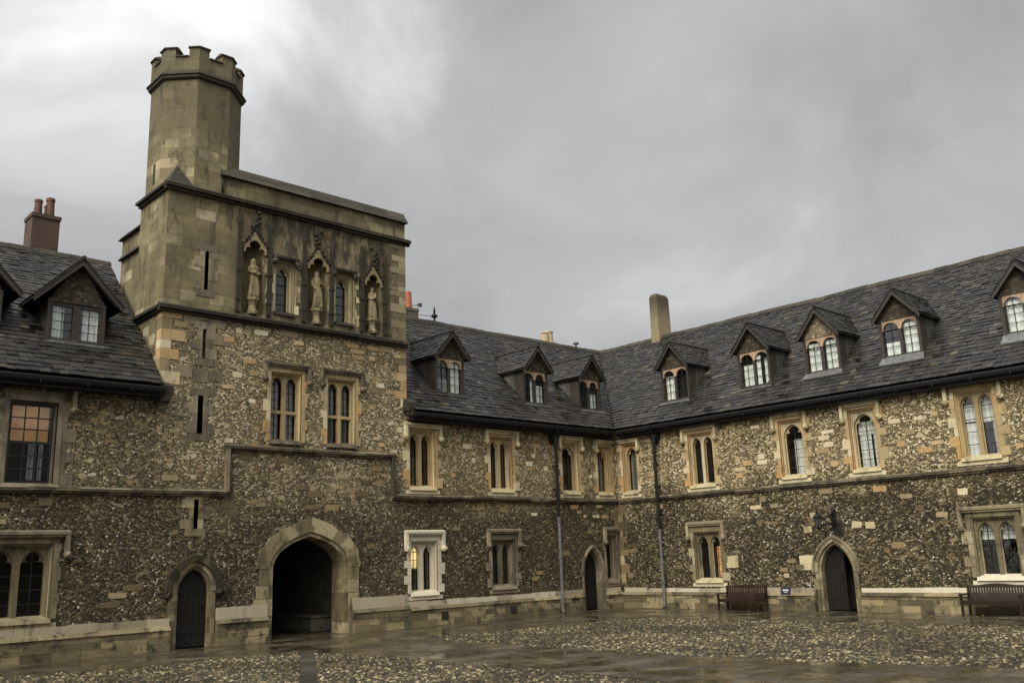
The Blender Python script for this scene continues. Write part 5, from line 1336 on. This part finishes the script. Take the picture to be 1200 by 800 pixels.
def lantern():
    b = thing('wall_lantern', 'black iron lantern on a scrolled wall bracket above the right arched doorway', 'lamp', (0, -9.0, 2.62), -math.pi/2)
    y = -.62; x = -.12
    mb = MB(); z0 = -.02
    mb.lathe((x, y, z0), [(.085, 0), (.15, .30)], 6); mb.build('glass', 'lamp_glass', b)
    fb = MB()
    for k in range(6):
        th = 2*math.pi*k/6; fb.tube([(x+.088*math.cos(th), y+.088*math.sin(th), z0), (x+.155*math.cos(th), y+.155*math.sin(th), z0+.30)], .010, 5)
    fb.lathe((x, y, z0-.03), [(.03, -.04), (.09, 0), (.095, .035)], 6); fb.lathe((x, y, z0+.29), [(.165, 0), (.17, .03), (.10, .12), (.05, .15), (.05, .19), (.02, .24), (.03, .26), (.005, .31)], 6); fb.build('frame', 'iron', b)
    kb = MB(); kb.tube([(.10, -.0, .40), (.10, -.06, .42), (.06, -.22, .34), (-.02, -.42, .22), (x, y+.02, .30)], .028, 7)
    kb.tube([(.12, -.0, .10), (.06, -.28, .08), (x+.02, y+.1, .02)], .028, 7); kb.tube([(.11, -.02, .10), (.10, -.18, .2), (.07, -.2, .3)], .022, 6); kb.box(.03, .20, .02, .52, 0.0, .02); kb.build('bracket', 'iron', b)
lantern()

def aerial():
    mb = MB(); mb.tube([(0, 0, 0), (0, 0, .62), (.14, -.04, .95)], .016, 6); mb.tube([(-.5, .1, .78), (.16, -.04, .93)], .012, 5)
    for k in range(4): x = .0+.06*k; mb.tube([(x, -.22, .90+.02*k), (x, .14, .92+.02*k)], .01, 5)
    mb.box(.10, .26, .86, 1.0, -.02, .06)
    tag(mb.build('aerial', 'metal', None, (-6.02, 5.0, 11.3)), 'small television aerial on a thin mast beside the orange chimney pot', 'aerial')
aerial()

def leaves():
    mb = MB(); g = random.Random(5)
    for k in range(230):
        if k < 150: x, y = -g.uniform(.35, 4.2), -g.uniform(4, 18)
        else: x, y = -g.uniform(4, 11), -g.uniform(5, 20)
        s_ = g.uniform(.03, .065); th = g.uniform(0, 6.3); c, q = math.cos(th)*s_, math.sin(th)*s_; z = .008 if x > -4.2 else .03
        t = g.uniform(.002, .02)
        mb.add([(x-c, y-q, z), (x+q*.55, y-c*.55, z+t), (x+c, y+q, z+.004), (x-q*.55, y+c*.55, z+t*.6)], [(0, 1, 2), (0, 2, 3)])
    o = struct(mb.build('fallen_leaves', 'leaf'), 'stuff'); o['label'] = 'scattered brown and yellow fallen leaves on the wet ground'; o['category'] = 'leaves'
leaves()

# ================================================================== the two ranges behind the camera that close the court
def plain_range(label, loc, rz, L):
    o = thing('flint_range', label, 'building', loc, rz)
    mb = MB(); mb.box(-L, L, 0, 6.75, -.45, 0); mb.box(-L, L, 0, 6.7, -8.9, -8.5); mb.build('wall', 'flint_left', o)
    rb = MB(); rb.hexa([(-L, -.4, 6.7), (L, -.4, 6.7), (L, 9.2, 6.7), (-L, 9.2, 6.7), (-L, 4.2, 11.3), (L, 4.2, 11.3), (L, 4.4, 11.3), (-L, 4.4, 11.3)]); rb.build('roof', 'slate', o)
plain_range('plain flint range closing the court opposite the gate tower', (-18, -36, 0), math.pi, 20)
plain_range('plain flint range closing the court opposite the arched dormers', (-40, -18, 0), math.pi/2, 18)
